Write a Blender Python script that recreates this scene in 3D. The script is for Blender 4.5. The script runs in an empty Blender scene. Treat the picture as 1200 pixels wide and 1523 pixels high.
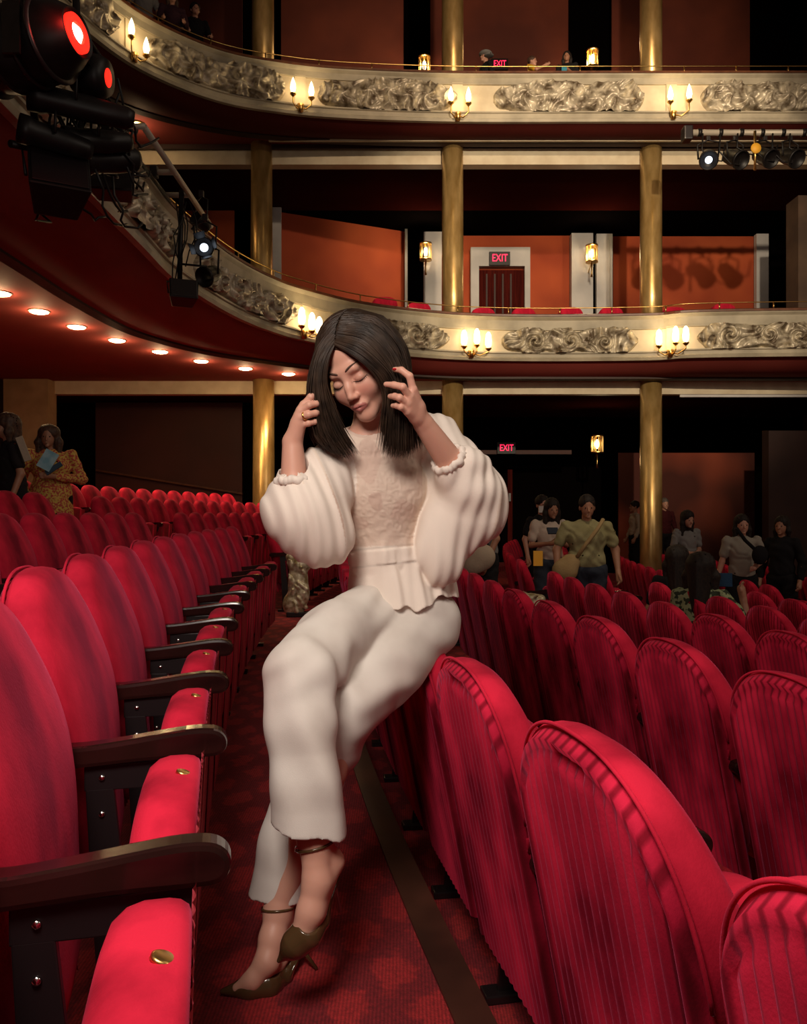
import bpy, bmesh, math, random
import numpy as np
from mathutils import Vector, Matrix
S = bpy.context.scene
COL = S.collection
PI = math.pi
CAMH = 1.02
F = 1200.0
# ------------------------------------------------------------------ camera
cam = bpy.data.objects.new('camera', bpy.data.cameras.new('camera'))
COL.objects.link(cam)
cam.location = (0, 0, CAMH)
cam.rotation_euler = (PI / 2, 0, 0)
cam.data.sensor_fit = 'VERTICAL'
cam.data.sensor_height = 24.0
cam.data.lens = 24.0 * F / 1523.0
cam.data.clip_start = 0.03
S.camera = cam
# ------------------------------------------------------------------ world, exposure
w = bpy.data.worlds.new('hall_air'); S.world = w; w.use_nodes = True
w.node_tree.nodes['Background'].inputs[0].default_value = (1.0, 0.62, 0.45, 1)
w.node_tree.nodes['Background'].inputs[1].default_value = 0.05
S.view_settings.view_transform = 'Standard'
S.view_settings.look = 'None'
S.view_settings.exposure = 0.0
S.view_settings.gamma = 1.0
S.view_settings.use_curve_mapping = False
# ------------------------------------------------------------------ house lights and an added gallery fill
def light(name, kind, loc, power, color, size=0.2, aim=None, spot=60, blend=0.6, sizey=None):
    d = bpy.data.lights.new(name, kind)
    d.energy = power; d.color = color
    if kind == 'AREA':
        d.size = size
        if sizey: d.shape = 'RECTANGLE'; d.size_y = sizey
    elif kind == 'SPOT':
        d.spot_size = math.radians(spot); d.spot_blend = blend; d.shadow_soft_size = size
    else:
        d.shadow_soft_size = size
    o = bpy.data.objects.new(name, d); COL.objects.link(o); o.location = loc
    if aim is not None:
        v = Vector(aim) - Vector(loc)
        o.rotation_euler = v.to_track_quat('-Z', 'Y').to_euler()
    return o
light('key_light', 'AREA', (-0.42, 0.25, 2.2), 40, (1.0, 0.87, 0.76), 0.6, (-0.1, 1.9, 0.6))
light('gallery_fill', 'SPOT', (2.5, 3.0, 9.6), 2600, (1.0, 0.74, 0.5), 0.15, (2.5, 20.0, 10.2), 52, 0.7)  # added fill that brightens the top gallery wall and upper columns
light('house_light', 'AREA', (1.5, -1.2, 4.6), 15, (1.0, 0.84, 0.70), 1.6, (-0.1, 2.5, 0.4))
light('house_light', 'AREA', (6.0, 5.0, 9.5), 60, (1.0, 0.8, 0.6), 3.0, (-1, 9, 0.5))
light('stage_light', 'AREA', (9.0, 0.5, 6.5), 115, (1.0, 0.83, 0.68), 2.0, (-1.5, 9.0, 2.0))
light('stage_spot', 'SPOT', (3.6, 2.0, 7.0), 4200, (1.0, 0.80, 0.56), 0.10, (4.0, 20.0, 5.6), 42, 0.5)
# ------------------------------------------------------------------ helpers
def at(px, py, y):
    return Vector(((px - 600) / F * y, y, CAMH + (761 - py) / F * y))
class MB:
    def __init__(s): s.v = []; s.f = []; s.smooth = []
    def add(s, verts, faces, smooth=False):
        n = len(s.v); s.v += [tuple(p) for p in verts]
        s.f += [tuple(i + n for i in f) for f in faces]; s.smooth += [smooth] * len(faces)
        return s
    def box(s, x0, x1, y0, y1, z0, z1, m=None):
        v = [Vector(p) for p in ((x0,y0,z0),(x1,y0,z0),(x1,y1,z0),(x0,y1,z0),(x0,y0,z1),(x1,y0,z1),(x1,y1,z1),(x0,y1,z1))]
        if m is not None: v = [m @ p for p in v]
        return s.add(v, [(0,3,2,1),(4,5,6,7),(0,1,5,4),(1,2,6,5),(2,3,7,6),(3,0,4,7)])
    def tube(s, pts, r, n=8, caps=True, smooth=True):
        pts = [Vector(p) for p in pts]; rs = r if isinstance(r, (list, tuple)) else [r] * len(pts)
        T0 = (pts[1] - pts[0]).normalized()
        up = Vector((0, 0, 1)) if abs(T0.z) < 0.9 else Vector((1, 0, 0))
        N = T0.cross(up).normalized(); vs = []
        for i, p in enumerate(pts):
            T = (pts[min(i + 1, len(pts) - 1)] - pts[max(i - 1, 0)])
            T = T.normalized() if T.length > 1e-9 else T0
            N = (N - T * N.dot(T)).normalized(); B = T.cross(N)
            for k in range(n):
                a = 2 * PI * k / n
                vs.append(p + (N * math.cos(a) + B * math.sin(a)) * rs[i])
        fs = [(i*n+k, i*n+(k+1)%n, (i+1)*n+(k+1)%n, (i+1)*n+k) for i in range(len(pts)-1) for k in range(n)]
        s.add(vs, fs, smooth)
        if caps:
            m = len(s.v) - len(vs)
            s.f.append(tuple(m + k for k in range(n))[::-1]); s.smooth.append(False)
            m2 = m + (len(pts)-1)*n
            s.f.append(tuple(m2 + k for k in range(n))); s.smooth.append(False)
        return s
    def lathe(s, prof, c=(0,0,0), n=16, axis='z', m=None):
        vs = []
        for r, z in prof:
            for k in range(n):
                a = 2*PI*k/n; p = Vector((r*math.cos(a), r*math.sin(a), z))
                if m is not None: p = m @ p
                vs.append(p + Vector(c))
        fs = [(i*n+k, i*n+(k+1)%n, (i+1)*n+(k+1)%n, (i+1)*n+k) for i in range(len(prof)-1) for k in range(n)]
        base = len(s.v)
        s.add(vs, fs, True)
        if prof[0][0] > 1e-4: s.f.append(tuple(base+k for k in range(n))[::-1]); s.smooth.append(False)
        if prof[-1][0] > 1e-4:
            b2 = base+(len(prof)-1)*n; s.f.append(tuple(b2+k for k in range(n))); s.smooth.append(False)
        return s
    def ball(s, c, r, n=8, rz=None):
        rz = rz or r
        return s.lathe([(max(r*math.sin(PI*i/n), 1e-5), -rz*math.cos(PI*i/n)) for i in range(n+1)], c, n)
    def prism(s, poly, h0, h1, plane='yz', smooth=False):
        n = len(poly)
        def P(a, b, h): return {'yz': (h, a, b), 'xz': (a, h, b), 'xy': (a, b, h)}[plane]
        v = [P(a, b, h0) for a, b in poly] + [P(a, b, h1) for a, b in poly]
        s.add(v, [tuple(range(n))[::-1], tuple(range(n, 2*n))])
        s.add(v, [(i, (i+1) % n, n+(i+1) % n, n+i) for i in range(n)], smooth)
        return s
    def grid(s, rows, smooth=True, close=False):
        nr, nc = len(rows), len(rows[0]); v = [p for r in rows for p in r]
        f = [(i*nc+j, i*nc+(j+1) % nc, (i+1)*nc+(j+1) % nc, (i+1)*nc+j) for i in range(nr-1) for j in range(nc if close else nc-1)]
        return s.add(v, f, smooth)
    def mesh(s, name):
        me = bpy.data.meshes.new(name); me.from_pydata(s.v, [], s.f); me.update()
        me.polygons.foreach_set('use_smooth', s.smooth)
        return me
def obj(name, mb, mat, parent=None, world=True, bevel=0.0, fixn=True):
    me = mb.mesh(name) if isinstance(mb, MB) else mb
    if mat is not None and not me.materials: me.materials.append(mat)
    o = bpy.data.objects.new(name, me); COL.objects.link(o)
    if parent is not None:
        o.parent = parent
        if world:
            r = parent
            off = Vector((0,0,0))
            while r is not None: off += r.location; r = r.parent
            me.transform(Matrix.Translation(-off))
    if fixn or bevel:
        bm = bmesh.new(); bm.from_mesh(me)
        bmesh.ops.remove_doubles(bm, verts=bm.verts, dist=1e-5)
        if fixn: bmesh.ops.recalc_face_normals(bm, faces=bm.faces)
        if bevel:
            ed = [e for e in bm.edges if len(e.link_faces) == 2 and e.calc_face_angle(0) > 0.6]
            bmesh.ops.bevel(bm, geom=ed, offset=bevel, segments=2, profile=0.6, affect='EDGES')
        bm.to_mesh(me); bm.free()
    return o
def thing(name, label, cat, loc=(0,0,0), group=None, rot=0.0):
    o = bpy.data.objects.new(name, None); COL.objects.link(o)
    o.location = loc; o.rotation_euler.z = rot; o.empty_display_size = 0.1
    return tag(o, label, cat, group)
def tag(o, label=None, cat=None, group=None, kind=None):
    if label: o['label'] = label
    if cat: o['category'] = cat
    if group: o['group'] = group
    if kind: o['kind'] = kind
    return o
def struct(name, mb, mat, label=None, cat=None, **k):
    o = obj(name, mb, mat, **k); o['kind'] = 'structure'
    if label: o['label'] = label
    if cat: o['category'] = cat
    return o
def copy_tree(root, loc, rot, label=None, group=None):
    r = root.copy(); COL.objects.link(r); r.location = loc; r.rotation_euler.z = rot
    if label: r['label'] = label
    if group: r['group'] = group
    for ch in list(root.children):
        c = ch.copy(); COL.objects.link(c); c.parent = r
        for g in ch.children:
            d = g.copy(); COL.objects.link(d); d.parent = c
    return r
def text_mesh(txt, size, depth=0.002):
    cu = bpy.data.curves.new('lettering', 'FONT'); cu.body = txt; cu.size = size
    cu.align_x = 'CENTER'; cu.align_y = 'CENTER'; cu.extrude = depth
    o = bpy.data.objects.new('lettering', cu); COL.objects.link(o)
    dg = bpy.context.evaluated_depsgraph_get(); dg.update()
    me = bpy.data.meshes.new_from_object(o.evaluated_get(dg))
    bpy.data.objects.remove(o)
    return me
# ------------------------------------------------------------------ materials
def mat(name, c1, c2=None, rough=0.6, metal=0.0, scale=6.0, bump=0.0, bscale=60.0, sheen=0.0, emit=0.0, ecol=None, coat=0.0, detail=3.0, coord='Object', lo=0.35, hi=0.65, sheentint=None, stretch=None, spec=None, sss=0.0):
    m = bpy.data.materials.new(name); m.use_nodes = True
    nt = m.node_tree; N = nt.nodes; L = nt.links; b = N['Principled BSDF']
    b.inputs['Roughness'].default_value = rough; b.inputs['Metallic'].default_value = metal
    if spec is not None: b.inputs['Specular IOR Level'].default_value = spec
    if sheen:
        b.inputs['Sheen Weight'].default_value = sheen; b.inputs['Sheen Roughness'].default_value = 0.35
        b.inputs['Sheen Tint'].default_value = (*(sheentint or c1), 1)
    if coat: b.inputs['Coat Weight'].default_value = coat; b.inputs['Coat Roughness'].default_value = 0.1
    if sss:
        b.inputs['Subsurface Weight'].default_value = sss; b.inputs['Subsurface Radius'].default_value = (0.02, 0.008, 0.004)
        b.inputs['Subsurface Scale'].default_value = 0.5
    if emit:
        b.inputs['Emission Color'].default_value = (*(ecol or c1), 1); b.inputs['Emission Strength'].default_value = emit
    tc = N.new('ShaderNodeTexCoord'); src = tc.outputs[coord]
    if stretch:
        mp = N.new('ShaderNodeMapping'); mp.inputs['Scale'].default_value = stretch
        L.new(src, mp.inputs[0]); src = mp.outputs[0]
    if c2 is not None:
        n = N.new('ShaderNodeTexNoise'); n.inputs['Scale'].default_value = scale; n.inputs['Detail'].default_value = detail
        r = N.new('ShaderNodeValToRGB')
        r.color_ramp.elements[0].position = lo; r.color_ramp.elements[1].position = hi
        r.color_ramp.elements[0].color = (*c1, 1); r.color_ramp.elements[1].color = (*c2, 1)
        L.new(src, n.inputs['Vector']); L.new(n.outputs[0], r.inputs[0]); L.new(r.outputs[0], b.inputs['Base Color'])
    else:
        b.inputs['Base Color'].default_value = (*c1, 1)
    if bump:
        n2 = N.new('ShaderNodeTexNoise'); n2.inputs['Scale'].default_value = bscale; n2.inputs['Detail'].default_value = 4
        bp = N.new('ShaderNodeBump'); bp.inputs['Strength'].default_value = bump; bp.inputs['Distance'].default_value = 0.01
        L.new(src, n2.inputs['Vector']); L.new(n2.outputs[0], bp.inputs['Height']); L.new(bp.outputs[0], b.inputs['Normal'])
    return m
def carpet_mat():
    m = mat('carpet', (0.1,0.01,0.01), None, rough=0.95, bump=0.5, bscale=220)
    nt = m.node_tree; N = nt.nodes; L = nt.links; b = N['Principled BSDF']
    tc = N.new('ShaderNodeTexCoord')
    ws = []
    for a in (32, -28):
        mp = N.new('ShaderNodeMapping'); mp.inputs['Rotation'].default_value = (0,0,math.radians(a))
        wv = N.new('ShaderNodeTexWave'); wv.inputs['Scale'].default_value = 2.1; wv.inputs['Distortion'].default_value = 2.5; wv.inputs['Detail'].default_value = 4; wv.inputs['Detail Scale'].default_value = 9
        L.new(tc.outputs['Object'], mp.inputs[0]); L.new(mp.outputs[0], wv.inputs['Vector']); ws.append(wv)
    mu = N.new('ShaderNodeMath'); mu.operation = 'MULTIPLY'; L.new(ws[0].outputs['Fac'], mu.inputs[0]); L.new(ws[1].outputs['Fac'], mu.inputs[1])
    r = N.new('ShaderNodeValToRGB'); r.color_ramp.elements[0].position = 0.12; r.color_ramp.elements[1].position = 0.42
    r.color_ramp.elements[0].color = (0.24,0.012,0.019,1); r.color_ramp.elements[1].color = (0.42,0.021,0.025,1)
    L.new(mu.outputs[0], r.inputs[0])
    wv = N.new('ShaderNodeTexWave'); wv.inputs['Scale'].default_value = 40; wv.bands_direction = 'X'; wv.inputs['Distortion'].default_value = 0.8
    L.new(tc.outputs['Object'], wv.inputs['Vector'])
    m2 = N.new('ShaderNodeMixRGB'); m2.blend_type = 'MULTIPLY'; m2.inputs[0].default_value = 0.4
    L.new(r.outputs[0], m2.inputs[1]); L.new(wv.outputs[0], m2.inputs[2])
    n3 = N.new('ShaderNodeTexNoise'); n3.inputs['Scale'].default_value = 90; m3 = N.new('ShaderNodeMixRGB'); m3.blend_type = 'OVERLAY'; m3.inputs[0].default_value = 0.6
    L.new(tc.outputs['Object'], n3.inputs['Vector']); L.new(m2.outputs[0], m3.inputs[1]); L.new(n3.outputs[0], m3.inputs[2])
    L.new(m3.outputs[0], b.inputs['Base Color'])
    return m
M = dict(
 velvet=mat('velvet', (0.17,0.002,0.011), (0.68,0.020,0.055), rough=0.9, scale=4.5, bump=0.1, bscale=300, sheen=0.28, sheentint=(1.0,0.14,0.30), stretch=(1,1,0.55), lo=0.36, hi=0.60, spec=0.08, detail=7),
 velvet_side=mat('velvet_side', (0.20,0.006,0.012), (0.36,0.012,0.022), rough=0.8, scale=9, bump=0.2, bscale=180, sheen=0.3, sheentint=(1.0,0.15,0.2), spec=0.2),
 carpet=carpet_mat(),
 dark_metal=mat('dark_metal', (0.012,0.008,0.009), rough=0.35, spec=0.5),
 dark_wood=mat('dark_wood', (0.010,0.003,0.003), (0.024,0.007,0.006), rough=0.2, scale=30, stretch=(1,0.15,1), coat=0.25),
 rail_wood=mat('rail_wood', (0.10,0.03,0.012), (0.16,0.055,0.02), rough=0.4, scale=8),
 strip_wood=mat('strip_wood', (0.03,0.012,0.008), (0.085,0.03,0.018), rough=0.45, scale=3),
 brass=mat('brass', (0.75,0.48,0.16), rough=0.3, metal=1.0),
 chrome=mat('chrome', (0.8,0.8,0.8), rough=0.15, metal=1.0),
 gold=mat('column_gold', (0.50,0.30,0.09), (0.84,0.58,0.24), rough=0.33, metal=0.65, scale=5, bump=0.1, bscale=40, stretch=(1,1,0.35)),
 cream=mat('cream_paint', (0.60,0.50,0.34), (0.72,0.63,0.45), rough=0.55, scale=3, bump=0.05, bscale=20),
 cream_grey=mat('grey_cream_paint', (0.34,0.30,0.22), (0.52,0.46,0.34), rough=0.55, scale=2.2),
 plaster=mat('gilded_plaster', (0.12,0.085,0.05), (0.72,0.64,0.48), rough=0.38, metal=0.2, scale=6, bump=0.4, bscale=24, detail=5),
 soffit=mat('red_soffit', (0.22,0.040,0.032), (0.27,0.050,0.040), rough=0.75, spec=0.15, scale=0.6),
 soffit_shaded=mat('red_soffit_shaded', (0.085,0.014,0.011), (0.11,0.018,0.014), rough=0.7, scale=0.6, spec=0.1),  # soffit red darkened: shade under the upper balcony put into the colour
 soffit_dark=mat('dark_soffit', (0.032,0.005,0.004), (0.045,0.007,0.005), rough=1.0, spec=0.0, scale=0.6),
 brown=mat('brown_band', (0.035,0.014,0.010), (0.05,0.02,0.014), rough=0.6, scale=2),
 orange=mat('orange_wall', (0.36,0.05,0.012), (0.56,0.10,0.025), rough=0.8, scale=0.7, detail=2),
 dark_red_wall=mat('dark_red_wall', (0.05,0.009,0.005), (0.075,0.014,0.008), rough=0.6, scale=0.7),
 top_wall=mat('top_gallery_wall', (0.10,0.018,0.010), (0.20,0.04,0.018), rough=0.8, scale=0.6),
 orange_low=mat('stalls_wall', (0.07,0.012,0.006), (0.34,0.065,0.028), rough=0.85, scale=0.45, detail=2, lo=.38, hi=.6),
 pier=mat('brown_pier', (0.07,0.04,0.025), (0.12,0.07,0.04), rough=0.7, scale=2),
 black=mat('black_wall', (0.003,0.002,0.002), rough=1.0, spec=0.0),
 pilaster=mat('grey_pilaster', (0.50,0.49,0.48), (0.66,0.64,0.62), rough=0.6, scale=1.2),
 pillar=mat('tan_pillar', (0.32,0.20,0.10), (0.42,0.27,0.14), rough=0.7, scale=3),
 door_red=mat('door_wood', (0.045,0.005,0.004), (0.09,0.010,0.007), rough=0.8, spec=0.05, scale=5, stretch=(4,1,0.3)),
 blackmat=mat('black_housing', (0.005,0.004,0.004), (0.010,0.008,0.008), rough=0.45, spec=0.3, scale=12),
 greypipe=mat('grey_pipe', (0.42,0.37,0.30), rough=0.5, metal=0.2),
 lamp_glass=mat('lamp_glass', (0.5,0.35,0.18), rough=0.2),
 bulb=mat('bulb_glow', (1,0.8,0.5), emit=6, ecol=(1.0,0.74,0.42)),
 down=mat('downlight_glow', (1,0.8,0.5), emit=40, ecol=(1.0,0.70,0.32)),
 exit_red=mat('exit_red', (0.9,0.02,0.05), emit=2.2, ecol=(1.0,0.02,0.08)),
 red_lens=mat('red_lens', (0.9,0.02,0.0), emit=1.6, ecol=(1.0,0.02,0.01)),
 white_lens=mat('white_lens', (1,0.9,0.8), emit=9, ecol=(1.0,0.8,0.62)),
 blue_lens=mat('pale_lens', (0.7,0.8,0.9), emit=2.5, ecol=(0.75,0.85,1.0)),
 tape=mat('yellow_tag', (0.8,0.4,0.03), rough=0.6),
 signblack=mat('sign_black', (0.006,0.004,0.004), rough=0.5),
)

def ribbed():
    m = M['velvet'].copy(); m.name = 'ribbed_velvet'; nt = m.node_tree; N = nt.nodes; L = nt.links; b = N['Principled BSDF']
    src = b.inputs['Base Color'].links[0].from_socket
    tc = N.new('ShaderNodeTexCoord'); wv = N.new('ShaderNodeTexWave'); wv.bands_direction = 'X'; wv.inputs['Scale'].default_value = 11.29; wv.inputs['Phase Offset'].default_value = 1.66
    L.new(tc.outputs['Object'], wv.inputs['Vector'])
    r = N.new('ShaderNodeValToRGB'); r.color_ramp.elements[0].position = .05; r.color_ramp.elements[1].position = .55
    r.color_ramp.elements[0].color = (.42, .40, .45, 1); r.color_ramp.elements[1].color = (1.05, 1.1, 1.25, 1); L.new(wv.outputs['Fac'], r.inputs[0])
    mx = N.new('ShaderNodeMixRGB'); mx.blend_type = 'MULTIPLY'; mx.inputs[0].default_value = 1
    L.new(src, mx.inputs[1]); L.new(r.outputs[0], mx.inputs[2]); L.new(mx.outputs[0], b.inputs['Base Color']); return m
M['velvet_rib'] = ribbed()
# ------------------------------------------------------------------ smooth solid modelling (distance fields -> one continuous mesh)
def A(*p): return np.array(p, dtype=np.float32)
class Sdf:
    def __init__(s): s.ops = []
    def cap(s, a, b, ra, rb=None, k=.02, sub=False):
        s.ops.append(('c', A(*a), A(*b), ra, ra if rb is None else rb, k, sub)); return s
    def ell(s, c, r, k=.02, R=None, sub=False):
        s.ops.append(('e', A(*c), A(*r), None if R is None else np.array(R, dtype=np.float32), 0, k, sub)); return s
    def chain(s, pts, rs, k=.02):
        for i in range(len(pts)-1): s.cap(pts[i], pts[i+1], rs[i], rs[i+1], k)
        return s
    def fn(s, f, k=.01, sub=False): s.ops.append(('f', f, 0, 0, 0, k, sub)); return s
    def __call__(s, P):
        d = np.full(len(P), 9.0, dtype=np.float32)
        for o in s.ops:
            if o[0] == 'c':
                ab = o[2]-o[1]; pa = P-o[1]; t = np.clip(pa@ab/max(float(ab@ab), 1e-9), 0, 1)
                q = np.linalg.norm(pa-t[:, None]*ab, axis=1)-(o[3]+(o[4]-o[3])*t)
            elif o[0] == 'e':
                p = P-o[1]
                if o[3] is not None: p = p@o[3]
                k0 = np.linalg.norm(p/o[2], axis=1); k1 = np.linalg.norm(p/(o[2]*o[2]), axis=1)+1e-9
                q = k0*(k0-1)/k1
            else: q = o[1](P)
            k = o[5]
            if o[6]:
                h = np.clip(.5-.5*(q+d)/k, 0, 1); d = d*(1-h)-q*h+k*h*(1-h)
            else:
                h = np.clip(.5+.5*(d-q)/k, 0, 1); d = d*(1-h)+q*h-k*h*(1-h)
                d = d if True else d
        return d
def poly_surface(fn, lo, hi, h, levels=(8, 2), slack=1.15):
    lo = np.array(lo, dtype=np.float64); hi = np.array(hi, dtype=np.float64)
    H = h
    for l in levels: H *= l
    n = np.ceil((hi-lo)/H).astype(int)
    g = np.stack(np.meshgrid(*[np.arange(k) for k in n], indexing='ij'), -1).reshape(-1, 3)
    size = H
    for l in list(levels)+[0]:
        c = (lo+(g+.5)*size).astype(np.float32); d = fn(c)
        g = g[np.abs(d) < size*.8661*slack+ (0.003 if size > h*1.5 else 0)]
        if l == 0: break
        o = np.stack(np.meshgrid(*[np.arange(l)]*3, indexing='ij'), -1).reshape(-1, 3)
        g = (g[:, None, :]*l+o[None]).reshape(-1, 3); size = size/l
    C = np.array([(i, j, k) for i in (0, 1) for j in (0, 1) for k in (0, 1)])
    N = (hi-lo)/h+4; NX, NY, NZ = [int(v)+4 for v in N]
    key = lambda q: (q[..., 0].astype(np.int64)*NY+q[..., 1])*NZ+q[..., 2]
    cor = g[:, None, :]+C[None]
    kk = key(cor); uk, inv = np.unique(kk.ravel(), return_inverse=True)
    up = np.stack([uk//(NY*NZ), (uk//NZ) % NY, uk % NZ], -1)
    val = fn((lo+up*h).astype(np.float32)); V = val[inv].reshape(-1, 8)
    act = (V.min(1) < 0) & (V.max(1) >= 0)
    g = g[act]; V = V[act]; cp = C[None].astype(np.float64)
    E = [(a, b) for a in range(8) for b in range(a+1, 8) if np.abs(C[a]-C[b]).sum() == 1]
    acc = np.zeros((len(g), 3)); cnt = np.zeros(len(g))
    for a, b in E:
        x = (V[:, a] < 0) != (V[:, b] < 0); t = np.where(x, V[:, a]/(V[:, a]-V[:, b]+1e-12), 0)
        acc += np.where(x[:, None], C[a]+(C[b]-C[a])*t[:, None], 0); cnt += x
    verts = lo+(g+acc/np.maximum(cnt, 1)[:, None])*h
    ck = key(g); order = np.argsort(ck); sk = ck[order]
    def find(q):
        k = key(q); i = np.searchsorted(sk, k); i = np.clip(i, 0, len(sk)-1)
        return np.where(sk[i] == k, order[i], -1)
    faces = []
    idx = {tuple(c): i for i, c in enumerate(C.tolist())}
    for ax in range(3):
        e1 = [0, 0, 0]; e1[ax] = 1
        u, v = [a for a in range(3) if a != ax]
        a0 = V[:, idx[(0, 0, 0)]] < 0; a1 = V[:, idx[tuple(e1)]] < 0
        m = np.nonzero(a0 != a1)[0]
        q = g[m]; du = np.zeros(3, int); du[u] = 1; dv = np.zeros(3, int); dv[v] = 1
        n1 = find(q-du); n2 = find(q-du-dv); n3 = find(q-dv)
        ok = (n1 >= 0) & (n2 >= 0) & (n3 >= 0)
        f = np.stack([m, n1, n2, n3], -1)[ok]; s0 = a0[m][ok]
        flip = s0 if ax != 1 else ~s0
        f[~flip] = f[~flip][:, ::-1]
        faces.append(f)
    return verts, np.concatenate(faces)
def np_mesh(name, verts, faces, smooth=True):
    me = bpy.data.meshes.new(name); nf = len(faces)
    me.vertices.add(len(verts)); me.vertices.foreach_set('co', np.ascontiguousarray(verts, dtype=np.float32).ravel())
    me.loops.add(nf*4); me.loops.foreach_set('vertex_index', np.ascontiguousarray(faces[:, ::-1], dtype=np.int32).ravel())
    me.polygons.add(nf); me.polygons.foreach_set('loop_start', np.arange(0, nf*4, 4, dtype=np.int32))
    me.polygons.foreach_set('loop_total', np.full(nf, 4, dtype=np.int32))
    me.polygons.foreach_set('use_smooth', np.full(nf, smooth)); me.update(calc_edges=True); me.validate()
    return me
def solid(name, sdf, lo, hi, h, m, parent, levels=(8, 2), colors=None, slack=1.15, relax=0):
    v, f = poly_surface(sdf, lo, hi, h, levels, slack)
    for _ in range(relax):
        acc = np.zeros_like(v); cnt = np.zeros(len(v))
        for a, b in ((0, 1), (1, 2), (2, 3), (3, 0)):
            np.add.at(acc, f[:, a], v[f[:, b]]); np.add.at(cnt, f[:, a], 1)
            np.add.at(acc, f[:, b], v[f[:, a]]); np.add.at(cnt, f[:, b], 1)
        v = v*.5+.5*acc/np.maximum(cnt, 1)[:, None]
    me = np_mesh(name, v, f)
    if colors is not None:
        ca = me.color_attributes.new('tint', 'FLOAT_COLOR', 'POINT')
        ca.data.foreach_set('color', np.ascontiguousarray(np.concatenate([colors(v), np.ones((len(v), 1))], 1), dtype=np.float32).ravel())
    return obj(name, me, m, parent, fixn=False)
def tint_mat(name, rough=.5, sss=0.0, spec=.4, bump=0, bscale=200):
    m = mat(name, (1, 1, 1), rough=rough, sss=sss, spec=spec, bump=bump, bscale=bscale)
    nt = m.node_tree; a = nt.nodes.new('ShaderNodeAttribute'); a.attribute_name = 'tint'
    nt.links.new(a.outputs['Color'], nt.nodes['Principled BSDF'].inputs['Base Color']); return m
# ------------------------------------------------------------------ raked floor in arcs
RC, YC = 30.0, 7.9
CX = -0.975 + RC
def arc(R, y):
    return CX - math.sqrt(max(R*R - (y-YC)**2, 0.01))
LROW = {1: (30.46, 0.0), 2: (31.305, 0.11), 3: (32.165, 0.28), 4: (33.02, 0.45)}   # back radius, floor height
RROW = {k: (29.57 - 0.86*(k-1), -0.20 - 0.088*(k-1)) for k in range(1, 12)}
ys = [-2.0 + 0.6*i for i in range(37)]
fl = MB()
def strip(R0, R1, z0, zside):    # R0 > R1, floor z0, riser down at R1 to zside
    a = [(arc(R0, y), y, z0) for y in ys]; b = [(arc(R1, y), y, z0) for y in ys]; c = [(arc(R1, y), y, zside) for y in ys]
    fl.grid([a, b], False); fl.grid([b, c], False)
fl = MB()
lb = [43, 33.03+0.0, 32.17, 31.31, 29.545]
lz = [0.45, 0.28, 0.11, 0.0, -0.2]
for i in range(4): strip(lb[i], lb[i+1], lz[i], lz[i+1])
R = 29.545; z = -0.2
for k in range(16):
    strip(R, R - 0.86, z, z - 0.088); R -= 0.86; z -= 0.088
struct('floor', fl, M['carpet'])
nose = MB()
ny = [0.2 + 0.35*i for i in range(22)]
nose.grid([[(arc(29.60, y), y, 0.001) for y in ny], [(arc(29.60, y), y, 0.008) for y in ny], [(arc(29.52, y), y, 0.008) for y in ny], [(arc(29.52, y), y, -0.03) for y in ny]], False)
struct('trim_1', nose, M['strip_wood'])
# ------------------------------------------------------------------ curves for the balconies
def cat(P, n):
    out = []
    P = [Vector(p) for p in P]
    for i in range(len(P)-1):
        a = P[max(i-1, 0)]; b = P[i]; c = P[i+1]; d = P[min(i+2, len(P)-1)]
        for j in range(n):
            t = j/n
            out.append(0.5*((2*b) + (c-a)*t + (2*a-5*b+4*c-d)*t*t + (3*b-a-3*c+d)*t**3))
    out.append(P[-1]); return out
def normals(P):                  # pointing into the auditorium (to the right of the walk)
    out = []
    for i in range(len(P)):
        t = (P[min(i+1, len(P)-1)] - P[max(i-1, 0)]).normalized()
        out.append(Vector((t.y, -t.x)))
    return out
P1 = [(-2.84,1),(-2.84,4),(-2.84,7),(-2.84,8.6),(-2.84,9.7),(-2.69,10.75),(-2.47,11.75),(-2.15,12.6),(-1.72,13.3),(-0.7,14.3),(0.84,15.0),(2.5,15.2),(4.6,15.1),(5.4,14.85),(7.8,14.7),(10,14.7)]
Q1 = [(-4,1),(-4,4),(-4,7),(-4.0,8.6),(-4.0,9.8),(-3.9,11.3),(-3.6,12.2),(-3.15,13.0),(-2.4,13.75),(-1.0,14.8),(.84,15.5),(2.5,15.6),(4.6,15.6),(5.4,15.6),(7.8,15.6),(10,15.6)]
P2 = [(-5.3,1),(-5.3,5),(-5.28,8),(-5.2,10),(-5.0,11.4),(-4.74,12.35),(-4.38,13.14),(-3.83,13.8),(-3.18,14.3),(-2.4,14.6),(-1.2,14.85),(1.0,15.0),(4,15),(8,15),(10,15)]
Q2 = [(-6.3,1),(-6.3,5),(-6.3,8),(-6.2,10.3),(-6.0,11.8),(-5.6,13.1),(-5.1,14.0),(-4.5,14.6),(-3.6,15.1),(-2.6,15.4),(-1.2,15.6),(1.0,15.7),(4,15.7),(8,15.7),(10,15.7)]
def sweep(P, prof, H0=CAMH):
    Nn = normals(P); mb = MB()
    mb.grid([[(p.x + n.x*o, p.y + n.y*o, h + H0) for p, n in zip(P, Nn)] for o, h in prof], False)
    return mb
def arclen(P):
    s = [0]
    for i in range(1, len(P)): s.append(s[-1] + (P[i]-P[i-1]).length)
    return s
def along(P, s, d):
    for i in range(1, len(P)):
        if s[i] >= d or i == len(P)-1:
            t = (d - s[i-1]) / max(s[i]-s[i-1], 1e-9); p = P[i-1].lerp(P[i], t); tt = (P[i]-P[i-1]).normalized()
            return p, Vector((tt.y, -tt.x))
rng = np.random.default_rng(7)
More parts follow.
